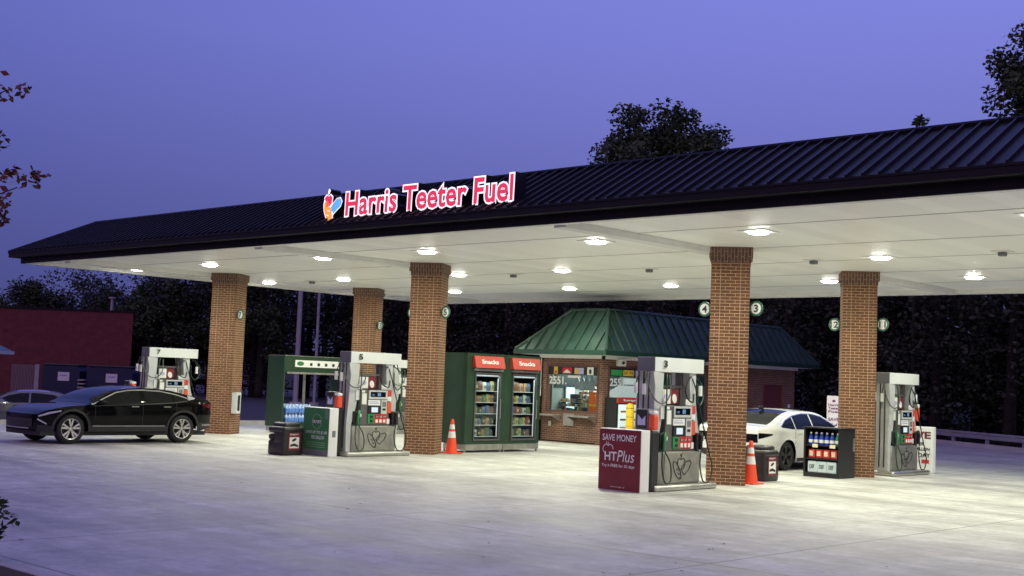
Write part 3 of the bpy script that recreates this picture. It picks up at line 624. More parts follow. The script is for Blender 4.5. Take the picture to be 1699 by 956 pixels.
def make_pump(label, loc):
    t = thing('fuel_pump', label, 'fuel pump', loc, 0, 'fuel pumps on the islands')
    b = MB(); b.rbox((-.42,-.95,0),(.42,1.05,.115), .05, seg=3); b.build('island_base', STEEL, t, smooth=40)
    mb = MB(); mb.rbox((-.25,-.70,.117),(.25,.68,.72), .03); mb.build('lower_cabinet', STEEL_D, t, smooth=40)
    mb = MB(); mb.rbox((.252,-.50,.15),(.262,.62,.69), .004); mb.rbox((-.262,-.50,.15),(-.252,.62,.69), .004); mb.build('lower_panel', STEEL_D, t)
    logo_outline('logo_outline', LINE, t, FX(.266), .03, .43, .30, 0, .0085)
    fr = FX(0)
    for pts in ([(-.84,.117),(-.86,.74),(-.82,1.25),(-.78,1.9),(-.84,2.19),(-.52,2.19),(-.56,1.3),(-.64,.95),(-.71,.74),(-.71,.117)],
                [(.30,2.19),(.52,2.19),(.52,1.7),(.60,1.3),(.70,.95),(.74,.72),(.695,.117),(.685,.72),(.56,1.0),(.46,1.3),(.36,1.6)]):
        MB().prism(pts, fr, -.21, .21).build('side_column', PUMP_GREY, t)
    mb = MB(); n = 7                                           # header with a softly bowed front
    for sgn in (1,):
        pts = [(.20+.07*math.sin(math.pi*i/n), -.79+1.58*i/n) for i in range(n+1)]
        pts += [(-x, y) for x, y in pts[::-1]]
        mb.prism(pts, frame((0,0,0),(1,0,0),(0,1,0)), 2.195, 2.46)
    mb.build('header', PUMP_HEAD, t, smooth=30)
    MB().box((-.20,-.80,2.20),(.20,-.795,2.45)).build('header_end', GREY_P, t)
    mb = MB(); mb.box((-.08,-.5,1.90),(.08,.32,1.95)); mb.box((-.06,-.5,1.55),(.06,-.46,1.9)); mb.box((-.06,.22,1.55),(.06,.32,2.19)); mb.build('cross_frame', PUMP_DARK, t)
    p = MB().box((-.12,-.46,1.57),(.12,.10,1.89)).build('poster_frame', BLACK, t)
    for sx in (1, -1):
        f2 = FX(.121) if sx > 0 else frame((-.121,0,0),(0,-1,0),(0,0,1)); o = 0 if sx > 0 else .36
        plate('poster', PAPER, p, f2, -.44+o, 1.60, -.17+o, 1.87, 0, .004); plate('poster', MAROON, p, f2, -.165+o, 1.60, .08+o, 1.87, 0, .004)
        MB().prism(ell(-.31+o, 1.73, .09, .055), f2, .005, .006).build('mark', LB, p); MB().prism(ell(-.05+o, 1.70, .07, .09, .4), f2, .005, .006).build('mark', PAPER, p)
    mb = MB(); mb.rbox((-.23,-.46,.722),(.23,.44,1.56), .02); mb.build('dispenser_cabinet', PUMP_DARK, t)
    fr = FX(.232)
    d = MB().prism(rect(-.24,1.35,.34,1.56), fr, 0, .035).build('display_bezel', PUMP_GREY, t)
    plate('display', TINT, d, fr, -.20, 1.40, .28, 1.52, .0355, .038); text('88', DIGITS, d, fr, .02, 1.42, .12, 1.505, .039, bold=.01, name='digits'); text('1.00', DIGITS, d, fr, -.17, 1.43, -.08, 1.47, .039, name='digits')
    c = plate('card_panel', WHITE_P, t, fr, -.24, 1.20, .13, 1.33, 0, .02); plate('instruction_text', LB, c, fr, -.21, 1.24, .08, 1.26, .021, .022); plate('instruction_text', LB, c, fr, -.21, 1.28, .05, 1.295, .021, .022)
    s = plate('screen_bezel', BLACK, t, fr, -.24, 1.00, .15, 1.19, 0, .025); plate('screen', SCREEN, s, fr, -.14, 1.035, .06, 1.155, .0255, .028)
    k = plate('card_reader', PUMP_GREY, t, fr, .16, 1.00, .34, 1.33, 0, .03); plate('card_slot', BLACK, k, fr, .2, 1.08, .3, 1.13, .031, .035); plate('pin_pad', GREY_P, k, fr, .19, 1.17, .31, 1.29, .031, .034)
    k = plate('grade_panel', GREEN_N, t, fr, -.24, .77, -.04, .99, 0, .022)
    for b_ in (.80, .90): MB().prism(rect(-.17,b_,-.09,b_+.055), fr, .023, .03).build('grade_button', BLACK, k)
    k = plate('grade_panel', RED_P, t, fr, -.035, .77, .36, .99, 0, .022)
    for i in range(3):
        MB().prism(rect(-.01+i*.12,.90,.075+i*.12,.965), fr, .023, .03).build('price_label', MAROON, k); text('3.'+'159'[i], PAPER, k, fr, .0+i*.12, .915, .065+i*.12, .95, .031, bold=.02)
        MB().prism(rect(.0+i*.12,.79,.07+i*.12,.865), fr, .023, .03).build('grade_button', WHITE_P, k)
    for a, b_, w, h, m_ in ((-.43,1.22,.14,.26,PAPER),(-.62,1.32,.10,.24,WHITE_P),(.36,1.42,.13,.15,RED_P),(.37,1.31,.12,.10,WHITE_P),(.38,1.02,.12,.26,RED_O),(.16,1.575,.2,.12,PAPER),(-.56,1.575,.12,.13,WHITE_P),(.36,.76,.10,.12,WHITE_P),(-.44,1.5,.09,.05,PAPER)):
        plate('sticker', m_, t, fr, a, b_, a+w, b_+h, 0 if -.46 < a < .4 else -.015, .006)
    for y, m_ in ((-.58, GREEN_N), (.62, BLACK)):
        bt = MB().rbox((.10,y-.10,.74),(.275,y+.10,1.06), .03).build('nozzle_boot', BLACK, t)
        mb = MB(); mb.tube([(.30,y,.74),(.31,y-.01,.86),(.30,y,1.0)], .028, 8); mb.tube([(.30,y,1.0),(.25,y+.07,1.06)], .035, 8); mb.rbox((.26,y-.03,.90),(.33,y+.05,1.03), .02); mb.build('nozzle', m_, t, smooth=50)
        plate('nozzle_label', WHITE_P, bt, FX(.277), y+.0, .93, y+.09, 1.0, .03, .034)
    # hoses: from the header, a retractor loop, down to the island and back up to the nozzle
    MB().tube([(.18,-.40,2.17),(.27,-.50,2.05),(.30,-.55,1.4),(.31,-.62,.9),(.34,-.68,.45),(.36,-.60,.16),(.37,-.44,.20),(.34,-.42,.5),(.31,-.56,.72)], .014, 7, smooth=5).build('hose', HOSE_G, t, smooth=180)
    MB().tube([(.22,-.36,2.14),(.28,-.40,1.8),(.28,-.58,1.62),(.26,-.82,1.66),(.20,-.96,1.9),(.16,-.94,2.18)], .014, 7, smooth=5).build('hose', HOSE_GR, t, smooth=180)
    MB().tube([(.20,.40,2.10),(.28,.42,1.9),(.30,.55,1.5),(.31,.66,1.2),(.33,.80,.8),(.36,.92,.4),(.37,.80,.14),(.36,.62,.16),(.34,.54,.45),(.32,.60,.74)], .014, 7, smooth=5).build('hose', RUBBER, t, smooth=180)
    MB().tube([(.20,.38,2.12),(.30,.16,2.08),(.31,.04,1.9),(.30,.12,1.72),(.28,.34,1.64),(.24,.42,1.8)], .016, 7, smooth=5).build('hose', RUBBER, t, smooth=180)
    MB().tube([(.0,.74,2.15),(.06,.92,2.0),(.10,.95,1.75),(.14,.78,1.58),(.20,.60,1.7),(.22,.56,2.0)], .014, 7, smooth=5).build('hose', HOSE_G, t, smooth=180)
    for x, y, z in ((.1,-.98,1.86),(-.08,-.99,1.88),(.1,.84,1.86)):
        MB().tube([(x,y,z-.10),(x,y,z+.10)], .038, 8).build('hose_weight', WHITE_P, t); MB().tube([(x,y,z+.1),(x,y*.9,2.19)], .012, 6).build('hose', RUBBER, t)
    for x in (.12, 0, -.12): MB().tube([(x,-.88,.2),(x,-.86,1.2),(x,-.86,2.19)], .016, 6, smooth=3).build('hose', RUBBER, t)
    return t
p3 = make_pump('fuel pump with number 3 on its header beside the nearest brick column', (-14.02, 19.55, 0))
pump_copies = [(-23.05, 19.82, 'fuel pump with number 5 on its header beside the green sign', '5'), (-31.72, 19.70, 'fuel pump with number 7 on its header behind the black crossover', '7'),
    (-14.02, 28.97, 'fuel pump without a number, right of the column with numbers 12 and 11', ''), (-31.72, 28.95, 'fuel pump partly hidden behind the pump numbered 5', '')]
pumps = [p3]+[copy_tree(p3, loc=(u, v, 0), label=l) for u, v, l, n in pump_copies]
for p, n in zip(pumps, ['3', '5', '7', '', '']):
    if n: text(n, INK, p, FX(.252), -.60, 2.272, -.47, 2.405, .0, bold=.02, name='pump_number')
# windshield stations at the pump ends
def station(loc, label, side=-1):
    t = thing('windshield_station', label, 'washer station', loc, 0, 'windshield washing stations')
    MB().rbox((-.2,-.12,0),(.2,.12,1.10), .03).build('post', BLACK, t)
    b = MB().rbox((-.20,-.09,1.12),(.08,.06,1.50), .015).build('poster_box', GREY_P, t)
    plate('poster', DK, b, FY(-.092), -.18, 1.14, .06, 1.48, 0, .003); MB().prism([(-.15,1.2),(.03,1.2),(.03,1.38),(-.05,1.30),(-.15,1.40)], FY(-.092), .004, .006).build('picture', LB, b)
    c = MB().rbox((.085,-.09,1.12),(.22,.06,1.40), .03).build('towel_box', RED_O, t); MB().rbox((.09,-.085,1.405),(.215,.055,1.47), .02).build('lid', WHITE_P, c)
    return t
ws = station((-13.86, 18.62, 0), 'washing station with poster and red towel box between maroon sign and pump 3')
copy_tree(ws, loc=(-23.12, 18.82, 0), label='washing station with poster and red towel box behind the green sign')
copy_tree(ws, loc=(-31.9, 18.6, 0), label='washing station hidden behind the black crossover at pump 7')
tb = thing('towel_box', 'red towel box with white lid on the right end of the farthest right pump', 'towel box', (-13.98, 29.92, 1.30)); MB().rbox((-.09,-.08,0),(.09,.08,.32), .03).build('box', RED_O, tb); MB().rbox((-.085,-.075,.322),(.085,.075,.42), .02).build('lid', WHITE_P, tb); MB().tube([(0,-.08,.15),(0,-.22,.15)], .02, 6).build('bracket', STEEL, tb)
# ------------------------------------------------------------------ box signs on the islands
def box_sign(name, loc, label, face, h=1.12, w=.96, d=.27):
    t = thing(name, label, 'sign', loc, 0)
    MB().rbox((0,.006,0),(w,d,h), .012).build('casing', WHITE_P, t); plate('face', face, t, FY(.005), .008, .012, w-.008, h-.014, 0, .004)
    return t
f = FY(0)
sA = box_sign('box_sign', (-14.57, 18.12, 0), 'maroon SAVE MONEY box sign on the island beside pump 3', MAROON)
text('SAVE MONEY', WHITE_P, sA, f, .08, .90, .86, 1.02, bold=.012); text('HT', WHITE_P, sA, f, .14, .54, .42, .70, bold=.02); text('Plus', WHITE_P, sA, f, .43, .53, .82, .735, shear=.2)
text('Try it FREE for 30 days', WHITE_P, sA, f, .08, .41, .83, .48, bold=.012)
MB().tube([f(.13+x, .68+y, .004) for x, y in [(.02,-.02),(-.03,.04),(-.02,.11),(.05,.15),(.09,.12),(.12,.15),(.18,.13),(.20,.07)]], .007, 5, smooth=4).build('apple_outline', WHITE_P, sA)
MB().tube([f(.21, .83, .004), f(.23, .87, .004)], .007, 5).build('apple_outline', WHITE_P, sA); MB().tube([f(.17, .83, .004), f(.18, .88, .004)], .007, 5).build('apple_outline', WHITE_P, sA)
text('scan to sign up', WHITE_P, sA, f, .30, .055, .62, .085, bold=.01)
sB = box_sign('box_sign', (-23.73, 18.40, 0), 'green fuel points box sign on the island beside pump 5', GREEN_SIGN)
plate('footer_band', GREY_P, sB, f, .01, .014, .95, .15, .0, .003)
text('SAVE UP TO $1.00', WHITE_P, sB, f, .12, .50, .90, .58, bold=.015); text('PER GALLON', WHITE_P, sB, f, .33, .39, .80, .47, bold=.015)
text('FUEL POINTS', WHITE_P, sB, f, .36, .75, .66, .83, bold=.03); MB().tube([f(x, y, .003) for x, y in ell(.51, .79, .17, .17)]+[f(.68, .79, .003)], .006, 5).build('badge_ring', mat('pale_green', (.25,.4,.25), .5), sB)
plate('badge_band', DK, sB, f, .33, .735, .69, .845, -.0015, .0015)
for b_ in (.30, .25, .20): plate('small_print', mat('pale_green', (.25,.4,.25), .5), sB, f, .16, b_, .84, b_+.014, .0, .002)
plate('corner_tag', mat('grey_green', (.12,.2,.14), .5), sB, f, .80, .86, .92, 1.08, .0, .002); plate('side_notice', GREY_P, sB, FX(.962), .1, .45, .2, .6, 0, .002)
sC = box_sign('box_sign', (-14.66, 30.36, 0), 'white SAVE per gallon box sign right of the farthest right pump', WHITE_P, 1.16, d=.16)
text('SAVE', MAROON_TXT, sC, f, .10, .86, .90, 1.04, bold=.035); text('3¢', MAROON_TXT, sC, f, .1, .56, .42, .80, bold=.03); text('PER', INK, sC, f, .52, .69, .74, .77, bold=.03); text('GALLON', INK, sC, f, .45, .56, .87, .64, bold=.03); text('EVERY DAY', INK, sC, f, .10, .39, .89, .50, bold=.03)
plate('red_tag', RED_P, sC, f, .66, .24, .86, .34, .0, .003); text('when you fuel', INK, sC, f, .12, .26, .62, .31)
# ------------------------------------------------------------------ waste bins
def waste_bin(loc, label, rz=0):
    t = thing('waste_bin', label, 'bin', loc, rz, 'black moulded waste bins')
    mb = MB(); mb.rbox((-.30,-.30,0),(.30,.30,.34), .05, seg=3); mb.rbox((-.30,-.14,.30),(.30,.30,.58), .05, seg=3); mb.rbox((-.10,-.30,.25),(.30,.1,.6), .05, seg=3); mb.build('body', BLACK, t, smooth=40)
    mb = MB(); mb.rbox((-.31,-.31,.50),(.31,.31,.66), .07, seg=4); mb.rbox((-.24,-.24,.62),(.24,.24,.75), .07, seg=4); mb.build('hood', BLACK, t, smooth=40)
    MB().rbox((-.29,-.305,.34),(-.12,-.13,.48), .05, seg=3).build('squeegee_well', BLACK, t, smooth=40)
    p = plate('poster', MAROON, t, FX(.303), -.16, .12, .17, .52, 0, .006); plate('picture', PAPER, p, FX(.303), -.13, .17, .14, .42, .0065, .008)
    MB().prism([(-.11,.2),(.0,.22),(.12,.19),(.12,.24),(0,.28),(-.11,.25)], FX(.303), .0085, .0095).build('mark', INK, p); MB().prism(ell(.0,.36,.07,.03,.4), FX(.303), .0085, .0095).build('mark', INK, p)
    text('ENJOY', PAPER, p, FX(.303), -.12, .46, .12, .50, .007, bold=.02)
    return t
wb = waste_bin((-23.70, 17.90, 0), 'black waste bin with poster, left of the green sign')
copy_tree(wb, loc=(-14.42, 23.42, 0), label='black waste bin behind the orange cone, left of the white car')
# ------------------------------------------------------------------ traffic cones
cn = thing('traffic_cone', 'orange cone with white collars at the nearest brick column', 'cone', (-13.98, 22.36, 0), 0, 'orange traffic cones')
MB().rbox((-.21,-.21,0),(.21,.21,.035), .02).build('base', ORANGE, cn)
MB().lathe([(.155,.036),(.12,.26),(.10,.40),(.078,.56),(.062,.66),(.045,.80),(.04,.86),(.03,.875),(0,.876)], n=24).build('cone_body', ORANGE, cn, smooth=50)
for z0, z1, r0, r1 in ((.40,.56,.103,.081),(.62,.74,.072,.056)): MB().lathe([(r0,z0),(r1,z1)], n=24).build('collar', REFL, cn, smooth=180)
copy_tree(cn, loc=(-23.02, 22.62, 0), label='orange cone with white collars at the column with number 5, by the snack coolers')
# ------------------------------------------------------------------ snack coolers (one green double cabinet facing +X)
SX, SY0, SY1, SZ = -23.10, 23.15, 26.05, 2.60
sk = thing('snack_cooler', 'dark green double cabinet with glass doors under red Snacks headers', 'cooler', (SX, SY0, 0)); Wd = SY1-SY0
fr = FX(0); mb = MB(); dp = -.85
mb.box((dp,0,.22),(-.04,.05,SZ)); mb.box((dp,Wd-.05,.22),(-.04,Wd,SZ)); mb.box((dp,.05,SZ-.06),(-.04,Wd-.05,SZ)); mb.box((dp,.05,.22),(-.04,Wd-.05,.30)); mb.box((dp,.05,.30),(dp+.04,Wd-.05,SZ-.06)); mb.box((dp+.04,Wd/2-.04,.30),(-.04,Wd/2+.04,SZ-.06)); mb.build('cabinet', GREEN_CAB, sk)
h_ = Wd/2; mb = MB(); op = []
for i in (0, 1):
    a = i*h_; op.append((a+.30, a+h_-.16)); mb.prism(rect(a, .22, a+.30, SZ), fr, -.039, 0); mb.prism(rect(a+h_-.16, .22, a+h_-.002, SZ), fr, -.039, 0); mb.prism(rect(a+.301, 2.12, a+h_-.161, SZ), fr, -.039, 0); mb.prism(rect(a+.301, .22, a+h_-.161, .30), fr, -.039, 0)
mb.build('front_frame', GREEN_CAB, sk)
mb = MB(); mb.box((-.8,.02,.07),(.02,h_-.01,.215)); mb.box((-.8,h_+.01,.07),(.02,Wd-.02,.215)); mb.build('kick_plate', STEEL_D, sk)
[MB().box((x-.02,y-.02,0),(x+.02,y+.02,.07)).build('foot', STEEL, sk) for x in (-.78,-.03) for y in (.05,h_-.07,h_+.07,Wd-.05)]
COOL = mat('cooler_strip', (.8,.8,.8), .3, emit=(.85,.95,1), estr=.5)
for i, (a0, a1) in enumerate(op):
    hd = MB(); hx = i*h_+.20; hd.prism([(0.002,2.22),(.14,2.22),(.06,2.53),(0.002,2.53)], frame((0,hx,0),(1,0,0),(0,0,1)), -1.12, 0); hd = hd.build('header', RED_SIGN, sk)
    sl = frame((.142, hx, 2.22), (0, 1, 0), (-.25, 0, .968)); text('Snacks', WHITE_P, hd, sl, .24, .11, .88, .23, .004, bold=.03)
    MB().prism(rect(a0-.05,2.14,a1+.06,2.20), fr, .002, .03).build('valance', STEEL, sk)
    d = MB(); e = .045
    for q in (rect(a0,.31,a1,.31+e), rect(a0,2.10-e,a1,2.10), rect(a0,.31+e,a0+e,2.10-e), rect(a1-e,.31+e,a1,2.10-e)): d.prism(q, fr, -.03, .025)
    d = d.build('door', mat('dark_aluminium', (.13,.13,.135), .4, .6), sk); plate('glass', GLASS, d, fr, a0+e, .31+e, a1-e, 2.10-e, 0, .006); MB().tube([fr(a1-.03,.9,.03),fr(a1-.03,.9,.06),fr(a1-.03,1.4,.06),fr(a1-.03,1.4,.03)], .012, 6).build('handle', STEEL, d)
    MB().box((-.10,a0,2.0),(-.06,a1,2.04)).build('light_strip', COOL, sk); MB().box((-.06,a1-.05,.4),(-.045,a1-.03,1.95)).build('light_strip', COOL, sk)
    for k in range(5):
        z = .40+k*.30; MB().box((-.6,a0+.0,z),(-.10,a1-.0,z+.015)).build('shelf', WHITE_P, sk)
for i, (a0, a1) in enumerate(op):
    ld = bpy.data.lights.new('cooler_light', 'AREA'); ld.shape = 'RECTANGLE'; ld.size = .1; ld.size_y = a1-a0-.1; ld.energy = 3.0; ld.color = (.9, .97, 1)
    lo = bpy.data.objects.new('cooler_light', ld); C.objects.link(lo); lo.parent = sk; lo.location = (-.08, (a0+a1)/2, 1.99); lo.rotation_euler = (0, math.radians(-18), 0)
SHN = ['bottom', 'second lowest', 'middle', 'second highest', 'top']
bagmesh = {}
def snack(i, k, y, z):
    ci = int(rng.integers(0, 8)); w = .085; h = .17+.06*rng.random()
    if k == 4: h += .04
    if ci not in bagmesh:
        b = MB(); n = 6; prof = [(0,.045),(.2,.06),(.5,.07),(.8,.055),(1,.012)]
        for q, (hh, dd) in enumerate(prof):
            pass
        vs = []; fs = []
        for hh, dd in prof:
            for tq in range(8):
                an = 2*math.pi*tq/8; vs.append((dd*math.cos(an), .08*math.sin(an)*(1 if hh < 1 else .95), hh))
        for q in range(len(prof)-1):
            for tq in range(8): fs.append((q*8+tq, q*8+(tq+1)%8, (q+1)*8+(tq+1)%8, (q+1)*8+tq))
        b.add(vs, fs); b.add([(.066,-.035,.3),(.066,.035,.3),(.066,.035,.62),(.066,-.035,.62)], [(0,1,2,3)], 1)
        o = b.build('snack_bag', [PALM[ci], PALM[(ci+3) % 8]], None, smooth=60); bagmesh[ci] = o
    else:
        o = bagmesh[ci].copy(); C.objects.link(o)
    o.location = (SX-.20-.03*rng.random(), y, z); o.scale = (1, 1, h); o.rotation_euler = (0, 0, rng.normal(0, .15))
    tag(o, f'{PALN[ci]} snack pack on the {SHN[k]} shelf behind the {["left","right"][i]} Snacks door', 'snack pack', f'{PALN[ci]} snacks, {SHN[k]} shelf, {["left","right"][i]} door')
for i, (a0, a1) in enumerate(op):
    for k in range(5):
        n = 6
        for q in range(n): snack(i, k, SY0+a0+.11+(a1-a0-.22)*q/(n-1), .416+k*.30)
# ------------------------------------------------------------------ green open display cabinet
gx, gy0, gy1, gz = -32.0, 23.95, 26.55, 2.42
gc = thing('display_cabinet', 'tall dark green open cabinet with white header strip beside the far column', 'cabinet', (gx, gy0, 0)); gw = gy1-gy0
mb = MB(); mb.box((-.85,0,.2),(0,.06,gz)); mb.box((-.85,gw-.06,.2),(0,gw,gz)); mb.box((-.85,.06,gz-.5),(0,gw-.06,gz)); mb.box((-.85,.06,.2),(0,gw-.06,.32)); mb.build('cabinet', GREEN_CAB, gc)
mb = MB(); mb.box((-.02,.10,1.86),(.03,gw-.12,1.92)); mb.box((-.85,1.42,.32),(-.81,1.5,gz-.5)); mb.box((-.01,gw-.16,.32),(.02,gw-.10,1.86)); mb.box((-.85,.02,gz+.002),(0,gw-.02,gz+.02)); mb.build('trim', STEEL, gc)
p = plate('header_strip', WHITE_P, gc, FX(.003), .42, 2.08, 2.2, 2.30, 0, .012); MB().prism(ell(.62,2.19,.14,.07), FX(.003), .013, .016).build('emblem', GREEN_SIGN, p)
for k in range(4): MB().prism(rect(1.0+k*.3,2.13,1.1+k*.3,2.22), FX(.003), .013, .016).build('pictogram', DK, p)
MB().box((-.82,.02,.04),(-.02,gw-.02,.198)).build('plinth', STEEL_D, gc)
bag_w = mat('water_pack', (.38, .50, .78), .25, var=.55, vscale=22)
wc0 = None
for k, (y, z) in enumerate([(24.40,.325),(24.92,.325),(24.40,.62),(24.92,.62)]):
    lb = f'blue white shrink wrapped water pack, {["bottom","bottom","top","top"][k]} of the {["left","right"][k%2]} stack in the green cabinet'
    if wc0 is None:
        wc0 = thing('water_pack', lb, 'water pack', (gx-.30, y, z), 0, 'water packs in the green cabinet'); mb = MB()
        for iy in range(4):
            for ix in range(3): mb.lathe([(.055,0),(.058,.02),(.058,.20),(.03,.25),(.02,.285)], (.06+(ix-1)*.125, (iy-1.5)*.125, 0), n=10)
        mb.build('bottles', bag_w, wc0, smooth=50); MB().rbox((-.13,-.253,.0),(.255,.253,.16), .03).build('wrap', mat('wrap_blue', (.10,.22,.62), .25, var=.5, vscale=16), wc0)
    else: copy_tree(wc0, loc=(gx-.30, y, z), label=lb)
# ------------------------------------------------------------------ coolers at the kiosk, yellow bollard
bc = thing('drink_cooler', 'black drink cooler with red Beverages header against the kiosk side wall', 'cooler', (-23.02, 29.40, 0))
GLOWD = mat('cooler_door_glow', (.6,.68,.66), .2, emit=(.62,.78,.76), estr=.75)
MB().rbox((-.44,0,.05),(-.02,1.16,1.52), .02).build('cabinet', BLACK, bc); MB().rbox((-.02,.0,1.34),(.03,1.16,1.52), .01).build('header', RED_SIGN, bc); text('Beverages', WHITE_P, bc, FX(.031), .28, 1.385, .88, 1.475, .001, bold=.03)
for a in (.10, .62):
    d = plate('door', GLOWD, bc, FX(-.018), a, .2, a+.44, 1.30, 0, .012)
    for k in range(4): plate('shelf_line', PALM[(k*2+int(a*10)) % 8], d, FX(-.005), a+.04+.02*k, .3+k*.25, a+.36, .36+k*.25, 0, .003)
lc = thing('drink_cooler', 'narrow red and white cooler left of the kiosk, beside the snack coolers', 'cooler', (-26.62, 29.0, 0))
MB().rbox((0,.0,.02),(.68,.6,1.55), .02).build('cabinet', BLACK, lc); plate('base_panel', RED_SIGN, lc, FY(-.002), .01, .05, .67, .5, 0, .01); plate('header', MAROON, lc, FY(-.002), .01, 1.30, .67, 1.48, 0, .01)
MB().prism([(0,1.48),(.68,1.48)]+[(.68-.68*k/12, 1.74+.05*abs(math.sin(k*1.57))) for k in range(13)], FY(-.004), 0, .03).build('topper', mat('pale_notice_glow'  , (.62,.74,.72)), lc)
d = plate('door', GLOWD, lc, FY(-.002), .05, .55, .63, 1.27, 0, .01)
for k in range(3): plate('shelf_line', PALM[(k*3+2) % 8], d, FY(-.013), .08, .62+k*.22, .6, .70+k*.22, 0, .003)
yp = thing('yellow_bollard', 'yellow plastic sleeved bollard in front of the drink cooler', 'bollard', (-22.55, 29.45, 0)); MB().lathe([(.12,0),(.12,.66),(.128,.665),(.128,.70),(.12,.705),(.12,1.25),(.10,1.32),(.05,1.35),(0,1.355)], n=20).build('sleeve', YELLOW, yp, smooth=40); MB().lathe([(.122,.93),(.122,.945)], n=20).build('strap', BLACK, yp); MB().lathe([(.1225,1.20),(.1225,1.215)], n=20).build('strap', BLACK, yp)
wp = thing('callbox', 'small yellow call box on a post at the kiosk front corner', 'call box', (-25.98, 29.1, 0)); MB().tube([(0,0,0),(0,0,1.1)], .025, 8).build('post', GREY_P, wp); bx = MB().rbox((-.06,-.07,1.1),(.14,.05,1.36), .015).build('box', YELLOW, wp); plate('dial', INK, bx, FY(-.071), .0, 1.16, .08, 1.3, 0, .003)
ts = thing('banner_sign', 'tall narrow white price banner with purple print behind the black shelf', 'sign', (-16.9, 31.0, 0)); MB().rbox((-.12,.0,.0),(.30,.03,1.84), .005).build('board', mat('banner_pink_white', (.62,.56,.66), .5), ts); MB().box((-.1,.031,0),(.28,.1,.04)).build('foot', GREY_P, ts)
PUR = mat('purple_print', (.12,.02,.10), .5); f = FY(-.001)
for q, (s_, b_, h_2) in enumerate((('Harris',1.56,.07),('Teeter',1.47,.07),('Fuel',1.38,.07),('SAVE',1.16,.09),('3¢',.94,.17))): text(s_, PUR, ts, f, -.07 if q < 4 else -.03, b_, .25 if q < 4 else .21, b_+h_2, .0, bold=.03)
MB().prism(ell(.09,1.70,.05,.035), f, 0, .003).build('emblem', PUR, ts); plate('lower_print', PUR, ts, f, -.06, .6, .24, .7, 0, .002)
# ------------------------------------------------------------------ black merchandise shelf
ms = thing('merchandise_shelf', 'black three shelf rack of washer fluid, red packs and white jug boxes', 'shelf', (-14.72, 25.78, 0)); mw, md, mh = .90, .72, 1.10
mb = MB(); mb.box((0,.0,0),(.035,md,mh)); mb.box((mw-.035,0,0),(mw,md,mh)); mb.box((.036,md-.03,0),(mw-.036,md,mh)); mb.box((.036,0,.0),(mw-.036,md-.031,.10)); mb.build('carcass', BLACK, ms)
for z in (.40, .70): MB().box((.036,.02,z),(mw-.036,md-.032,z+.025)).build('shelf_board', BLACK, ms)
MB().box((-.02,-.02,mh+.001),(mw+.02,md+.02,mh+.03)).build('top_board', BLACK, ms); MB().box((mw+.002,.62,.60),(mw+.02,.68,.9)).build('latch', STEEL, ms)
for a in (.22, .66): plate('price_tag', mat('tag_cream', (.7,.62,.4), .6), ms, FY(-.001), a, .67, a+.14, .75, 0, .004)
btl = [mat('fluid_blue', (.02,.07,.42), .15), mat('fluid_green', (.03,.25,.12), .15)]; b0 = None
for k in range(6):
    x = -14.72+.12+k*.135; lb = ['blue washer fluid bottle, %s from the left on the top shelf' % n for n in ('first','second','third','fourth','fifth')]+['green fluid bottle at the right end of the top shelf']
    if k in (0, 5):
        b0 = thing('fluid_bottle', lb[k], 'bottle', (x, 25.90, .726), 0, 'fluid bottles on the black shelf'); MB().lathe([(.05,0),(.055,.01),(.055,.17),(.03,.24),(.022,.25)], n=14).build('bottle', btl[k == 5], b0, smooth=50); MB().lathe([(.025,.25),(.025,.285),(0,.286)], n=12).build('cap', WHITE_P, b0); MB().lathe([(.0565,.05),(.0565,.12)], n=14).build('label_band', WHITE_P, b0, smooth=180)
        if k == 0: keep = b0
    else: copy_tree(keep, loc=(x, 25.90, .726), label=lb[k])
r0 = None
for k in range(4):
    lb = 'red fluid pack with cream label, %s from the left on the middle shelf' % ['first','second','third','fourth'][k]
    if r0 is None:
        r0 = thing('red_pack', lb, 'pack', (-14.72+.09, 25.84, .426), 0, 'red packs on the black shelf'); MB().rbox((0,0,0),(.165,.25,.20), .02).build('carton', RED_P, r0); plate('label', mat('tag_cream', (.7,.62,.4)), r0, FY(-.001), .03, .05, .12, .16, 0, .003)
    else: copy_tree(r0, loc=(-14.72+.09+k*.185, 25.84, .426), label=lb)
w0 = None
for k in range(3):
    lb = 'pale jug box with dark print, %s from the left on the bottom shelf' % ['first','second','third'][k]
    if w0 is None:
        w0 = thing('jug_box', lb, 'box', (-14.72+.09, 25.82, .102), 0, 'pale boxes on the black shelf'); MB().rbox((0,0,0),(.235,.4,.255), .012).build('carton', mat('pale_carton', (.50,.60,.60), .5), w0); text('DEF', DK, w0, FY(-.001), .05, .09, .17, .18, 0, bold=.02)
    else: copy_tree(w0, loc=(-14.72+.09+k*.24, 25.82, .102), label=lb)
# receipt / air box on the far column
for o in C.objects:
    if o.get('label', '').startswith('far brick column with number 7'):
        b = MB().rbox((CW+.001,-.33,.62),(CW+.17,-.02,1.24), .01).build('control_box', PUMP_HEAD, o); plate('slot', DK, b, FX(CW+.171), -.27, .70, -.10, 1.16, 0, .003)
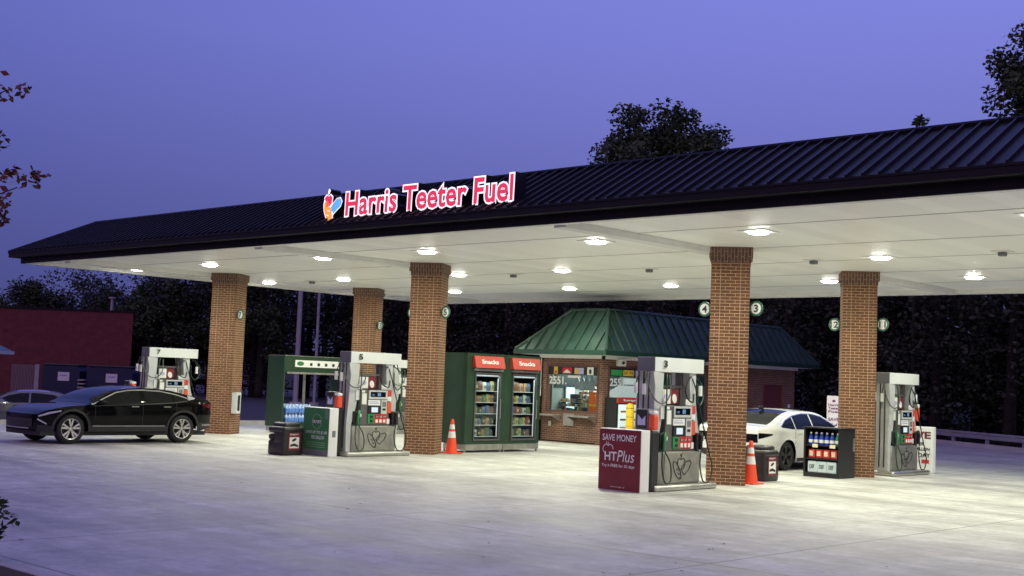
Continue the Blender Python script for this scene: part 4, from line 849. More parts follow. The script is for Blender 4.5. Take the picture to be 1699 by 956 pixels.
# ------------------------------------------------------------------ cars (local: +X forward, +Y left, Z up)
def pinterp(x, pts):
    xs = [p[0] for p in pts]; ys = [p[1] for p in pts]
    if xs[0] > xs[-1]: xs, ys = xs[::-1], ys[::-1]
    # monotone-ish cubic
    n = len(xs); d = [(ys[i+1]-ys[i])/(xs[i+1]-xs[i]) for i in range(n-1)]
    ms = [d[0]]+[0 if d[i-1]*d[i] <= 0 else 2*d[i-1]*d[i]/(d[i-1]+d[i]) for i in range(1, n-1)]+[d[-1]]
    x = min(max(x, xs[0]), xs[-1]); i = min(max(int(np.searchsorted(xs, x))-1, 0), n-2)
    h = xs[i+1]-xs[i]; t = (x-xs[i])/h
    return (2*t**3-3*t*t+1)*ys[i]+(t**3-2*t*t+t)*h*ms[i]+(-2*t**3+3*t*t)*ys[i+1]+(t**3-t*t)*h*ms[i+1]
class Car:
    def __init__(s, root, sp):
        s.r = root; s.__dict__.update(sp)
    def w(s, x, z):
        h = s.W/2; d = max(0, x-(s.xf-s.nf)); pl = 1-s.kf*(d/s.nf)**2.3
        d = max(0, (s.xr+s.nr)-x); pl *= 1-s.kr*(d/s.nr)**2.3
        zb = s.zb+.05*(s.xf-x)/(s.xf-s.xr)
        if z > zb: v = 1-.24*((z-zb)/(s.zt-zb))**1.15*1.0
        else: v = 1-.055*((zb-z)/zb)**1.5+ .0
        v += .012*math.exp(-((z-.72*zb)/.06)**2)
        return h*pl*v
    def top(s, x): return pinterp(x, s.prof)
    def bot(s, x):
        for c in (s.wf, s.wr):
            if abs(x-c) < s.ra: return s.wz+math.sqrt(max(0, s.ra**2-(x-c)**2))
        return s.sill + (.06*max(0, (x-(s.wf+s.ra))/.5) if x > s.wf else .10*max(0, ((s.wr-s.ra)-x)/.5))
    def side(s, x, z, sg, off=0):
        e = .01; y = s.w(x, z); nx = -(s.w(x+e, z)-s.w(x-e, z))/(2*e); nz = -(s.w(x, z+e)-s.w(x, z-e))/(2*e)
        n = Vector((nx, 1, nz)).normalized()
        return (x+n.x*off, sg*(y+n.y*off), z+n.z*off)
    def patch(s, name, m, x0, x1, zlo, zhi, off=.004, nx=24, nz=4, sides=(1, -1), parent=None, each=True):
        res = None; mb = MB()
        for sg in sides:
            vs = []
            for i in range(nx+1):
                x = x0+(x1-x0)*i/nx; a = zlo(x) if callable(zlo) else zlo; b = zhi(x) if callable(zhi) else zhi
                if b < a: b = a
                for k in range(nz+1): vs.append(s.side(x, a+(b-a)*k/nz, sg, off))
            fs = [(i*(nz+1)+k, (i+1)*(nz+1)+k, (i+1)*(nz+1)+k+1, i*(nz+1)+k+1) for i in range(nx) for k in range(nz)]
            if sg*(x1-x0) > 0: fs = [f[::-1] for f in fs]
            mb.add(vs, fs)
            if each: res = mb.build(name, m, parent or s.r, smooth=180); mb = MB()
        return res if each else mb.build(name, m, parent or s.r, smooth=180)
    def loop(s):
        """profile stations front-bottom -> over the top -> rear-bottom: (x, z, bulge)"""
        L = []
        zt = s.top(s.xf)
        for k in range(7): t = k/6; L.append((s.xf, s.bot(s.xf)+(zt-s.bot(s.xf))*t, s.bulf*(1-.35*abs(t-.45))))
        n = 70
        for i in range(1, n):
            x = s.xf+(s.xr-s.xf)*i/n; L.append((x, s.top(x), 0))
        zt = s.top(s.xr)
        for k in range(7): t = k/6; L.append((s.xr, zt+(s.bot(s.xr)-zt)*t, -s.bulr*(1-.3*abs(t-.4))))
        return L
    def strip_pt(s, L, t, q, off=0):
        i = min(int(t), len(L)-2); f = t-i; a, b = L[i], L[i+1]; x, z, bu = (a[j]+(b[j]-a[j])*f for j in range(3))
        y = s.w(x, z); fall = 1-abs(q)**2.2
        dx, dz = b[0]-a[0], b[1]-a[1]; l = math.hypot(dx, dz) or 1; n = (dz/l, -dx/l)
        cr = s.crown*(1 if bu == 0 else 0)*min(1, .35+max(0, z-.8))
        nrm = n if n[1] > 0 or abs(dx) < 1e-6 else (-n[0], -n[1])
        if abs(dx) < 1e-6: nrm = (1 if bu > 0 else -1, 0)
        return (x+bu*fall+nrm[0]*off, q*y*(1-.0*off), z+cr*fall+nrm[1]*off)
    def strip(s, name, m, t0, t1, q0=-1, q1=1, off=0, nt=None, nq=14, parent=None):
        L = s.loop(); nt = nt or max(2, int(t1-t0)); vs = []
        for i in range(nt+1):
            for k in range(nq+1): vs.append(s.strip_pt(L, t0+(t1-t0)*i/nt, (q0(i/nt) if callable(q0) else q0)+((q1(i/nt) if callable(q1) else q1)-(q0(i/nt) if callable(q0) else q0))*k/nq, off))
        mb = MB(); mb.add(vs, [(i*(nq+1)+k, i*(nq+1)+k+1, (i+1)*(nq+1)+k+1, (i+1)*(nq+1)+k) for i in range(nt) for k in range(nq)])
        return mb.build(name, m, parent or s.r, smooth=180)
    def t_of(s, x): return 6+(s.xf-x)/(s.xf-s.xr)*70
    def body(s, m):
        xs = set(np.linspace(s.xr, s.xf, 90).tolist())
        for c in (s.wf, s.wr):
            for k in range(25): xs.add(c-s.ra*math.cos(math.pi*k/24))
        xs = sorted(xs); nz = 16; mb = MB()
        for sg in (1, -1):
            cols = []
            for x in xs:
                for c in (s.wf, s.wr):
                    if abs(abs(x-c)-s.ra) < 1e-9:
                        lo = s.bot(c+ (s.ra+1e-6)*(1 if x > c else -1)); pair = [lo, s.wz]
                        if x > c: pair = pair[::-1]
                        cols += [(x, pair[0]), (x, pair[1])]; break
                else: cols.append((x, s.bot(x)))
            vs = [s.side(x, lo+(s.top(x)-lo)*k/nz, sg) for x, lo in cols for k in range(nz+1)]
            fs = [(i*(nz+1)+k, (i+1)*(nz+1)+k, (i+1)*(nz+1)+k+1, i*(nz+1)+k+1) for i in range(len(cols)-1) for k in range(nz)]
            mb.add(vs, [f[::-1] for f in fs] if sg > 0 else fs)
        L = s.loop(); nq = 14; vs = [s.strip_pt(L, i, -1+2*k/nq) for i in range(len(L)) for k in range(nq+1)]
        mb.add(vs, [(i*(nq+1)+k, i*(nq+1)+k+1, (i+1)*(nq+1)+k+1, (i+1)*(nq+1)+k) for i in range(len(L)-1) for k in range(nq)])
        o = mb.build('body', m, s.r, smooth=38)
        u = MB(); u.box((s.wr-s.ra-.3, -s.W/2+.12, .20), (s.wf+s.ra+.3, s.W/2-.12, .30)); u.box((s.wf-s.ra-.02, -.45, .25), (s.wf+s.ra+.02, .45, .62)); u.box((s.wr-s.ra-.02, -.45, .25), (s.wr+s.ra+.02, .45, .62))
        for c in (s.wf, s.wr):
            for sg in (1, -1):
                arc = [(c+(s.ra+.012)*math.cos(math.pi*k/14), s.wz-.12+(s.ra+.012)*math.sin(math.pi*k/14)+.12*1) for k in range(15)]
                for (xa, za), (xb, zb) in zip(arc, arc[1:]): u.add([(xa, sg*.45, za), (xb, sg*.45, zb), (xb, sg*(s.W/2-.09), zb), (xa, sg*(s.W/2-.09), za)], [(0,1,2,3)])
        u.build('underbody', RUBBER, s.r); return o
    def wheels(s, spokes=5, rim=ALLOY, dark=False):
        for c in (s.wf, s.wr):
            for sg in (1, -1):
                R = s.wrad; yo = s.W/2-.055
                w = thing_part('wheel', s.r, (c, sg*yo, R), 0 if sg > 0 else math.pi)
                MB().lathe([(R*.66,-.02),(R*.70,.01),(R*.86,.016),(R*.97,-.01),(R,-.05),(R,-.19),(R*.95,-.22),(R*.62,-.22)], axis='y', n=36).build('tyre', TYRE, w, smooth=50)
                mb = MB(); mb.lathe([(R*.69,.004),(R*.655,.0),(R*.63,-.03),(R*.62,-.14)], axis='y', n=36); mb.lathe([(0,-.012),(R*.12,-.012),(R*.15,-.04)], axis='y', n=18)
                for k in range(spokes):
                    for dl in ((-.13, .13) if not dark else (-.07, .07)):
                        a = 2*math.pi*k/spokes+.3; a2 = a+dl*1.6; p0 = (R*.13*math.cos(a+dl), R*.13*math.sin(a+dl)); p1 = (R*.66*math.cos(a2), R*.66*math.sin(a2))
                        dx, dz = p1[0]-p0[0], p1[1]-p0[1]; l = math.hypot(dx, dz); nx, nz = -dz/l, dx/l; w0, w1 = .016, .024
                        q = [(p0[0]+nx*w0, p0[1]+nz*w0), (p0[0]-nx*w0, p0[1]-nz*w0), (p1[0]-nx*w1, p1[1]-nz*w1), (p1[0]+nx*w1, p1[1]+nz*w1)]
                        mb.prism(q, frame((0,0,0),(-1,0,0),(0,0,1)), -.05, -.008)
                mb.build('rim', rim, w, smooth=35)
                MB().lathe([(0,-.10),(R*.5,-.10),(R*.62,-.12)], axis='y', n=24).build('brake_disc', RUBBER, w)
def thing_part(name, parent, loc, rz=0):
    o = bpy.data.objects.new(name, None); C.objects.link(o); o.parent = parent; o.location = loc; o.rotation_euler = (0, 0, rz); o.empty_display_size = .1; return o
def lin(*pts): return lambda x: float(np.interp(x, [p[0] for p in sorted(pts)], [p[1] for p in sorted(pts)]))
# ---- black crossover
bk = thing('parked_car', 'glossy black crossover with silver wheels parked at the far pump', 'car', (-28.98, 16.36, 0), -math.pi/2)
c = Car(bk, dict(W=1.98, xf=2.30, xr=-2.42, nf=.72, kf=.20, nr=.7, kr=.18, zb=.94, zt=1.37, wf=1.51, wr=-1.52, wz=.35, ra=.43, wrad=.36, sill=.29, bulf=.10, bulr=.08, crown=.05,
    prof=[(2.30,.70),(2.15,.785),(1.9,.85),(1.67,.895),(1.14,.945),(.74,1.145),(.34,1.29),(-.1,1.35),(-.49,1.365),(-.9,1.345),(-1.28,1.295),(-1.7,1.21),(-2.0,1.15),(-2.3,1.10),(-2.42,1.02)]))
c.body(CAR_BLACK)
wt = lin((1.02,.945),(.95,.965),(.72,1.075),(.34,1.23),(0,1.285),(-.4,1.302),(-.9,1.28),(-1.35,1.20),(-1.62,1.12),(-1.66,1.095)); wb_ = lin((1.02,.935),(-.4,.99),(-1.2,1.03),(-1.66,1.09))
for x0, x1 in ((.98,-.30),(-.42,-1.20),(-1.24,-1.64)): c.patch('side_window', TINT, x1, x0, wb_, wt, .005, 26, 4)
c.patch('window_trim', CHROME, -1.70, 1.05, lambda x: wt(x)+.004, lambda x: wt(x)+.030, .006, 60, 1)
c.patch('window_trim', CLAD, -1.64, 1.0, lambda x: wb_(x)-.028, lambda x: wb_(x)-.006, .006, 40, 1)
c.patch('rear_pillar_trim', GALV, -1.86, -1.66, lin((-1.86,1.12),(-1.66,1.08)), lin((-1.86,1.15),(-1.66,1.21)), .006, 8, 2)
for x in (.93, -.36, -1.30): c.patch('door_gap', RUBBER, x, x+.012, lambda q: max(.36, c.bot(q)+.05), wb_ if x < .9 else .92, .003, 1, 8)
arch = lambda cx, r2: (lambda x: c.wz+math.sqrt(max(0, (c.ra+r2)**2-(x-cx)**2)))
for cx in (c.wf, c.wr): c.patch('wheel_arch_trim', CLAD, cx-c.ra-.055, cx+c.ra+.055, lambda x: c.bot(x)+.001, arch(cx, .062), .010, 40, 2)
c.patch('sill_cladding', CLAD, c.wr+c.ra+.05, c.wf-c.ra-.05, .30, .43, .010, 20, 3); c.patch('sill_strip', GALV, c.wr+c.ra+.1, c.wf-c.ra-.1, .425, .445, .013, 20, 1)
for x in (-.22, -1.12): c.patch('door_handle', CHROME, x, x+.20, .90, .925, .022, 6, 1)
c.patch('headlight', LAMPCLEAR, 1.80, 2.28, lin((1.80,.775),(2.05,.715),(2.28,.64)), lin((1.80,.805),(2.05,.765),(2.28,.68)), .007, 16, 2)
c.patch('fog_lamp_blade', CHROME, 2.10, 2.29, lin((2.10,.46),(2.29,.57)), lin((2.10,.49),(2.29,.61)), .010, 8, 1)
c.patch('bumper_cladding', CLAD, 1.96, 2.29, lin((1.96,.30),(2.29,.30)), lin((1.96,.42),(2.29,.46)), .008, 14, 3)
c.strip('grille', CLAD, .9, 4.2, -.82, .82, .012, nt=6); c.strip('lower_grille', GALV, .25, .75, -.7, .7, .02, nt=2)
c.strip('windshield', TINT_B, c.t_of(1.10), c.t_of(.26), -.90, .90, .006); c.strip('rear_window', TINT, c.t_of(-1.25), c.t_of(-2.15), -.86, .86, .006)
c.patch('tail_light', TAIL, -2.41, -2.06, lin((-2.41,.87),(-2.06,.955)), lin((-2.41,1.0),(-2.06,1.0)), .010, 10, 2); c.strip('tail_light_bar', TAIL, 78, 79, -1, 1, .010, nt=3)
c.patch('rear_bumper_cladding', CLAD, -2.415, -2.0, .36, .52, .010, 10, 2); c.patch('bumper_strip', GALV, -2.415, -2.1, .44, .47, .014, 6, 1)
for sg in (1, -1):
    MB().rbox((.70, sg*1.05-.08, .95), (.90, sg*1.05+.08, 1.06), .05, seg=3).build('mirror', CAR_BLACK, bk, smooth=50)
c.strip('roof_rail', CHROME, c.t_of(.15), c.t_of(-1.2), .93, .965, .02, nq=1); c.strip('roof_rail', CHROME, c.t_of(.15), c.t_of(-1.2), -.965, -.93, .02, nq=1)
c.wheels(5)
# ---- white fastback sedan, heading away
wcr = thing('parked_car', 'white fastback sedan with black alloy wheels between the brick columns', 'car', (-16.80, 28.55, 0), math.pi/2)
c = Car(wcr, dict(W=1.98, xf=2.72, xr=-2.72, nf=.9, kf=.24, nr=.8, kr=.16, zb=.93, zt=1.43, wf=1.58, wr=-1.58, wz=.345, ra=.405, wrad=.355, sill=.22, bulf=.16, bulr=.10, crown=.05,
    prof=[(2.72,.66),(2.5,.74),(2.0,.83),(1.5,.90),(1.2,.94),(.9,1.03),(.5,1.23),(.15,1.37),(-.2,1.42),(-.7,1.43),(-1.2,1.38),(-1.7,1.26),(-2.1,1.13),(-2.4,1.06),(-2.64,1.03),(-2.72,.98)]))
c.body(CAR_WHITE)
wt = lin((1.0,.95),(.6,1.14),(.2,1.30),(-.2,1.355),(-.7,1.362),(-1.2,1.305),(-1.6,1.20),(-1.86,1.07),(-1.9,1.045)); wb_ = lin((1.0,.945),(-.4,.985),(-1.4,1.0),(-1.9,1.04))
for x0, x1 in ((.95,-.34),(-.40,-1.22),(-1.26,-1.86)): c.patch('side_window', TINT_B, x1, x0, wb_, wt, .005, 26, 4)
c.patch('window_trim', CHROME, -1.92, 1.02, lambda x: wt(x)+.003, lambda x: wt(x)+.018, .006, 60, 1)
for x in (.93, -.37, -1.26): c.patch('door_gap', RUBBER, x, x+.012, lambda q: max(.34, c.bot(q)+.05), wb_, .003, 1, 8)
for x in (-.26, -1.14): c.patch('door_handle', WHITE_P, x, x+.2, .885, .91, .025, 6, 1)
c.patch('sill_trim', CLAD, c.wr+c.ra+.03, c.wf-c.ra-.03, .225, .30, .008, 20, 2)
c.strip('rear_window', TINT, c.t_of(-1.05), c.t_of(-2.28), lambda u: -.80-.04*u, lambda u: .80+.04*u, .006); c.strip('windshield', TINT_B, c.t_of(1.12), c.t_of(.05), -.9, .9, .006)
c.strip('tail_light_bar', TINT, 77.0, 79.0, -1, 1, .008, nt=4); c.patch('tail_light', TINT, -2.71, -2.28, lin((-2.71,.76),(-2.28,.855)), lin((-2.71,.905),(-2.28,.885)), .008, 10, 2)
c.strip('rear_diffuser', CLAD, 81, 82.0, -.9, .9, .01, nt=2); c.patch('headlight', LAMPCLEAR, 2.2, 2.7, .62, lin((2.2,.70),(2.7,.66)), .007, 10, 2)
MB().rbox((-1.35,-.03,1.44),(-1.17,.03,1.53), .02).build('antenna_fin', BLACK, wcr)
for sg in (1, -1): MB().rbox((.66, sg*1.04-.08, .95), (.86, sg*1.04+.08, 1.07), .05, seg=3).build('mirror', CAR_WHITE, wcr, smooth=50)
c.wheels(5, rim=mat('dark_alloy', (.10,.10,.105), .3, .7), dark=True)
# ---- grey cars on the side lot
gr = thing('parked_car', 'grey hatchback parked behind the black crossover at the left', 'car', (-42.6, 20.6, -.45), math.radians(-118))
c = Car(gr, dict(W=1.9, xf=2.3, xr=-2.3, nf=.9, kf=.24, nr=.8, kr=.16, zb=.9, zt=1.36, wf=1.4, wr=-1.4, wz=.33, ra=.39, wrad=.335, sill=.22, bulf=.14, bulr=.10, crown=.05,
    prof=[(2.3,.66),(2.1,.74),(1.6,.84),(1.15,.91),(.8,1.06),(.4,1.25),(0,1.34),(-.5,1.36),(-1.1,1.31),(-1.7,1.15),(-2.1,1.0),(-2.3,.95)]))
c.body(CAR_GREY); wt = lin((.85,.93),(.4,1.18),(0,1.27),(-.5,1.29),(-1.1,1.24),(-1.6,1.03)); wb_ = lin((.85,.92),(-1.6,1.0))
for x0, x1 in ((.8,-.3),(-.36,-1.5)): c.patch('side_window', TINT_B, x1, x0, wb_, wt, .005, 16, 3)
c.strip('windshield', TINT_B, c.t_of(1.05), c.t_of(.1), -.9, .9, .006); c.strip('rear_window', TINT_B, c.t_of(-.95), c.t_of(-1.95), -.85, .85, .006); c.wheels(5)
for sg in (1, -1): MB().rbox((.56, sg*1.02-.08, .92), (.76, sg*1.02+.08, 1.04), .05).build('mirror', CAR_GREY, gr, smooth=50)
g2 = copy_tree(gr, loc=(-43.0, 18.0, -.45), label='second grey car half cut off at the left edge of the picture')
gr['group'] = g2['group'] = 'grey cars on the side lot'
# the kiosk and what stands in or against it sit a little deeper under the canopy
for o in list(C.objects):
    if o.parent is None and o.name.split('.')[0] in ('pay_kiosk','counter_display','safety_vest','computer_monitor','glass_door_fridge','wall_board','stock_rack','menu_board','bright_window','plastic_bags','microwave','back_counter','drink_cooler','yellow_bollard','callbox'):
        o.location = (o.location.x*1.05, o.location.y*1.05, o.location.z); o.scale = (1.05, 1.05, 1)
# ------------------------------------------------------------------ red brick store and its yard, left background
def P2(x, y): return (x, y)
bd = Vector((.73, .68, 0)).normalized()
st = thing('brick_store', 'long flat roofed red brick store wall in the left background', 'building', (-67.75, 39.4, 0), math.atan2(bd.y, bd.x))
MB().prism([(-40,0),(0,0),(-6.2,17),(-40,17)], frame((0,0,0),(1,0,0),(0,1,0)), 0, 5.05).build('wall', BRICK_RED, st, uv=True); MB().prism([(-40.05,-.05),(.05,-.05),(-6.2,17.05),(-40.05,17.05)], frame((0,0,0),(1,0,0),(0,1,0)), 5.052, 5.17).build('coping', TRIM_BLACK, st)
MB().rbox((-9.0,-.14,3.95),(-8.2,-.005,4.15), .03).build('wall_lamp', GALV, st)
for x, h in ((-9.6,.75),(-1.7,.75)):
    v = MB(); v.tube([(x,1.2,5.18),(x,1.2,5.18+h)], .11 if x < -5 else .09, 10); v.tube([(x,1.2,5.18+h),(x,1.2,5.2+h+.08)], .12 if x < -5 else .2, 10); v.build('roof_vent', GALV if x > -5 else WHITE_P, st)
def dumpster(loc, label, w=2.5):
    t = thing('dumpster', label, 'dumpster', loc, math.atan2(bd.y, bd.x), 'blue dumpsters by the brick store')
    mb = MB(); mb.prism([(0,.15),(w,.15),(w+.02,1.5),(w-.1,1.75),(.1,1.75),(-.02,1.5)], FY(0), -1.5, 0); mb.build('container', BLUE_BIN, t)
    mb = MB(); mb.rbox((.02,-.03,1.752),(w-.02,1.5,1.86), .05); mb.build('lid', BLACK, t)
    plate('notice', PAPER, t, FY(-.002), w*.42, .95, w*.42+.62, 1.42, 0, .01); plate('notice_line', LB, t, FY(-.014), w*.42+.1, 1.2, w*.42+.5, 1.28, 0, .004)
    MB().rbox((-.1,.3,.7),(-.02,1.2,.9), .02).build('lift_pocket', BLACK, t); return t
d1 = dumpster((-65.07, 32.6, 0), 'blue dumpster with white notice, left of the two by the red store', 2.0)
d2 = dumpster((-63.3, 34.25, 0), 'wider blue dumpster with white notice, right one, just behind the black crossover', 2.45)
sx = thing('screen_fence', 'pale upright slat screen beside the left blue dumpster', 'fence', (-66.3, 31.45, 0), math.atan2(bd.y, bd.x)); mb = MB()
for k in range(15): mb.box((k*.085,0,.05),(k*.085+.045,.04,1.75))
mb.build('slats', mat('screen_slats', (.20,.16,.17), .6), sx); MB().box((1.29,-.1,0),(1.52,.15,1.78)).build('end_post', GALV, sx)
ld_ = thing('pallet_stack', 'stack of pale pallets between the two blue dumpsters', 'pallets', (-62.9, 33.5, 0), math.atan2(bd.y, bd.x))
for k in range(5): MB().box((0,0,.2+k*.2),(.32,.4,.27+k*.2)).build('pallet', mat('pallet_wood', (.42,.36,.33), .8), ld_)
ht = thing('green_roof_shelter', 'small shelter with green roof at the left edge before the red store', 'shelter', (-55.2, 24.1, 0), math.atan2(bd.y, bd.x))
mb = MB(); mb.add([(-2,-1.2,2.35),(1.55,-1.2,2.35),(1.55,1.2,2.35),(-2,1.2,2.35),(-2,0,3.3),(-.2,0,3.3)], [(0,1,5,4),(1,2,5),(2,3,4,5),(3,0,4)]); mb.build('roof', ROOF_GREEN, ht); MB().box((-2,-1.25,2.2),(1.6,1.25,2.345)).build('roof_trim', WHITE_TRIM, ht)
MB().box((-.9,-.5,0),(.35,.5,1.05)).build('cabinet', GALV, ht); MB().box((-.95,-.55,1.055),(-.25,.55,1.4)).build('counter', WHITE_P, ht); [MB().box((x,-1,0),(x+.12,-.88,2.2)).build('post', WHITE_TRIM, ht) for x in (-1.2,-.55)]; MB().box((-.62,-.2,3.0),(-.5,-.1,4.1)).build('mast', GALV, ht)
th = thing('hip_roof_house', 'pale hip roof showing above the red store at the far left', 'building', (-112, 42, 0), math.atan2(bd.y, bd.x)); MB().box((-12,0,0),(6,10,7.0)).build('wall', BRICK_RED, th, uv=True)
mb = MB(); mb.add([(-12.6,-.6,7.01),(6.6,-.6,7.01),(6.6,10.6,7.01),(-12.6,10.6,7.01),(-6,5,8.6),(1,5,8.6)], [(0,1,5,4),(1,2,5),(2,3,4,5),(3,0,4)]); mb.build('roof', mat('pale_shingle', (.24,.20,.18), .9), th)
# ------------------------------------------------------------------ lamp posts, guard rail
lp = thing('lamp_post', 'thick painted lamp post rising behind the green display cabinet', 'lamp post', (-44.5, 34.0, 0), 0); MB().tube([(0,0,0),(0,0,.6)], .26, 14).build('footing', CONC_K, lp); MB().tube([(0,0,.6),(0,0,8.6)], [.115, .09], 14).build('pole', POLE_P, lp, smooth=60); MB().rbox((-.35,-.2,8.6),(.35,.2,8.72), .03).build('lamp_head', TRIM_BLACK, lp); MB().rbox((-.27,-.12,1.9),(-.13,.05,2.5), .02).build('meter_box', GALV, lp)
lp2 = thing('lamp_post', 'thin bright lamp post right of the thick one, behind the green cabinet', 'lamp post', (-47.5, 37.4, 0), 0); MB().tube([(0,0,0),(0,0,.5)], .22, 14).build('footing', CONC_K, lp2); MB().tube([(0,0,.5),(0,0,9)], [.075, .06], 12).build('pole', GALV, lp2, smooth=60); MB().rbox((-.3,-.18,9),(.3,.18,9.12), .03).build('lamp_head', TRIM_BLACK, lp2)
gd = Vector((4.8, -3.55, 0)).normalized(); grl = thing('guard_rail', 'long galvanised guard rail along the lot edge at the right', 'guard rail', (-30, 56.4, 0), math.atan2(gd.y, gd.x))
wv = [(-.04,.0),(.0,.03),(.0,.07),(-.04,.10),(-.04,.16),(.0,.19),(.0,.23),(-.04,.26)]; mb = MB(); Ln = 70
vs = [(x, -a-.06, .32+b) for x in (0, Ln) for a, b in wv]; mb.add(vs, [(k, k+8, k+9, k+1) for k in range(7)]); vs = [(x, -a-.064, .32+b) for x in (0, Ln) for a, b in wv]; mb.add(vs, [(k, k+1, k+9, k+8) for k in range(7)]); mb.build('rail', GALV, grl)
for k in range(28): MB().box((k*2.5-.05,.0,-.05),(k*2.5+.05,.12,.56)).build('post', GALV, grl)
wf = thing('wire_fence', 'faint wire fence running behind the guard rail', 'fence', (-32, 60.5, 0), math.atan2(gd.y, gd.x)); mb = MB()
for z in (.6, 1.2, 1.8): mb.tube([(0,0,z),(75,0,z)], .012, 5)
mb.build('wire', TRIM_BLACK, wf); [MB().tube([(k*5,0,-.05),(k*5,0,1.9)], .035, 6).build('post', TRIM_BLACK, wf) for k in range(16)]
mb = MB(); nx, ny = 70, 12; vs = []                              # wooded bank closing the view
for i in range(nx+1):
    for k in range(ny+1):
        x = -190+330*i/nx; y = 66+6*k-.10*max(0, x+40)+(18 if x < -70 else 0)*min(1, (-70-x)/30 if x < -70 else 0); vs.append((x, y, min(7.5 if x > -70 else 5.0, 1.1*k)+rng.normal(0, .25)-.1))
mb.add(vs, [(i*(ny+1)+k, (i+1)*(ny+1)+k, (i+1)*(ny+1)+k+1, i*(ny+1)+k+1) for i in range(nx) for k in range(ny)]); struct(mb.build('terrain', SOIL, smooth=180))
# ------------------------------------------------------------------ trees
def leafmat(name, c1, c2):
    m = bpy.data.materials.new(name); m.use_nodes = True; nt = m.node_tree; N = nt.nodes; b = N['Principled BSDF']
    g_ = N.new('ShaderNodeNewGeometry'); r = N.new('ShaderNodeValToRGB'); r.color_ramp.elements[0].color = (*c1, 1); r.color_ramp.elements[1].color = (*c2, 1)
    nt.links.new(g_.outputs['Random Per Island'], r.inputs[0]); nt.links.new(r.outputs[0], b.inputs['Base Color']); b.inputs['Roughness'].default_value = .6
    return m
LEAF = leafmat('leaf_dark', (.022, .036, .012), (.06, .085, .028)); LEAF_W = leafmat('leaf_woods_gloom', (.016, .021, .011), (.027, .034, .017)); LEAF_R = leafmat('leaf_russet', (.22, .055, .030), (.11, .07, .03)); LEAF_B = leafmat('leaf_bush', (.03, .05, .015), (.06, .09, .03))  # woods leaf is a darker copy, dusk gloom put into the colour
def leaves(centers, rad, n, size, flat=.5, rg=rng):
    """n pointed leaf faces round each centre"""
    cs = np.repeat(np.asarray(centers, float), n, 0); rd = np.repeat(np.asarray(rad, float), n) if np.ndim(rad) else rad
    p = rg.normal(0, 1, cs.shape); p /= np.linalg.norm(p, axis=1, keepdims=True)+1e-9
    rr = rg.random(len(cs))**.45; p = cs+p*(rr*rd)[:, None]*np.array([1, 1, .8])
    a = rg.normal(0, 1, cs.shape); a[:, 2] *= flat; a[:, 2] -= .25; a /= np.linalg.norm(a, axis=1, keepdims=True)
    b = np.cross(a, rg.normal(0, 1, cs.shape)); b /= np.linalg.norm(b, axis=1, keepdims=True)+1e-9
    s = size*(.6+.8*rg.random(len(cs)))[:, None]
    V = np.stack([p, p+a*s*.5+b*s*.28, p+a*s, p+a*s*.5-b*s*.28], 1).reshape(-1, 3)
    return V, np.arange(len(V)).reshape(-1, 4)
def leafmesh(name, V, Fq, m, parent):
    me = bpy.data.meshes.new(name); me.vertices.add(len(V)); me.vertices.foreach_set('co', V.ravel()); me.loops.add(Fq.size); me.loops.foreach_set('vertex_index', Fq.ravel().astype(np.int32))
    me.polygons.add(len(Fq)); me.polygons.foreach_set('loop_start', np.arange(0, Fq.size, 4, dtype=np.int32)); me.update(calc_edges=True); me.materials.append(m)
    o = bpy.data.objects.new(name, me); C.objects.link(o); o.parent = parent; return o
def crown_centers(cx, cz, rx, rz, k, rg):
    out = []
    while len(out) < k:
        p = rg.uniform(-1, 1, 3)
        if .25 < np.linalg.norm(p) < 1: out.append((cx+p[0]*rx, p[1]*rx, cz+p[2]*rz*(1-.25*abs(p[0]))))
    return out
def tree(loc, label, H, rx, k, n, size, seed, group=None, trunk=.35, low=.3, cr=.22):
    rg = np.random.default_rng(seed); t = thing('tree', label, 'tree', loc, rg.random()*6.28, group)
    rz = H*(1-low)/2; cz = H-rz; cen = crown_centers(0, cz, rx*.85, rz*.88, k, rg); V, Fq = leaves(cen, rx*cr*(.7+.6*rg.random(len(cen))), n, size, rg=rg)
    leafmesh('crown', V, Fq, LEAF, t); mb = MB(); mb.tube([(0,0,-.1),(.1,0,H*.3),(0,.1,H*.6),(.05,0,H*.9)], [trunk, trunk*.2], 8, smooth=3)
    for q in range(0, min(k, 26), 2): c_ = cen[q]; z0 = max(H*.2, c_[2]-.45*math.hypot(c_[0], c_[1])-.6); mb.tube([(.05,0,z0),(c_[0]*.5,c_[1]*.5,(z0+c_[2])/2+.1),c_], [trunk*.3, trunk*.07], 5, smooth=2)
    mb.build('trunk', BARK, t, smooth=180); return t
tree((-43.2, 58.4, 0), 'tall round crowned tree standing above the middle of the canopy roof', 19.0, 4.9, 64, 360, .26, 3, low=.5, cr=.21)
tree((-37.5, 63.5, 0), 'low tree top showing just right of the round crowned tree', 15.9, 2.2, 18, 240, .26, 4)
tree((-18.3, 54.6, 0), 'tall tree at the right edge rising above the canopy roof', 18.9, 4.6, 80, 340, .23, 5, low=.55, cr=.19)
tree((-24.8, 53.0, 0), 'thin tree tip poking above the roof left of the tall right tree', 15.2, 1.2, 46, 150, .2, 6, low=.35, trunk=.12)
tree((-26.5, 60, 0), 'second small tree tip above the roof near the right edge', 16.0, 1.1, 40, 150, .2, 8, low=.35, trunk=.12)
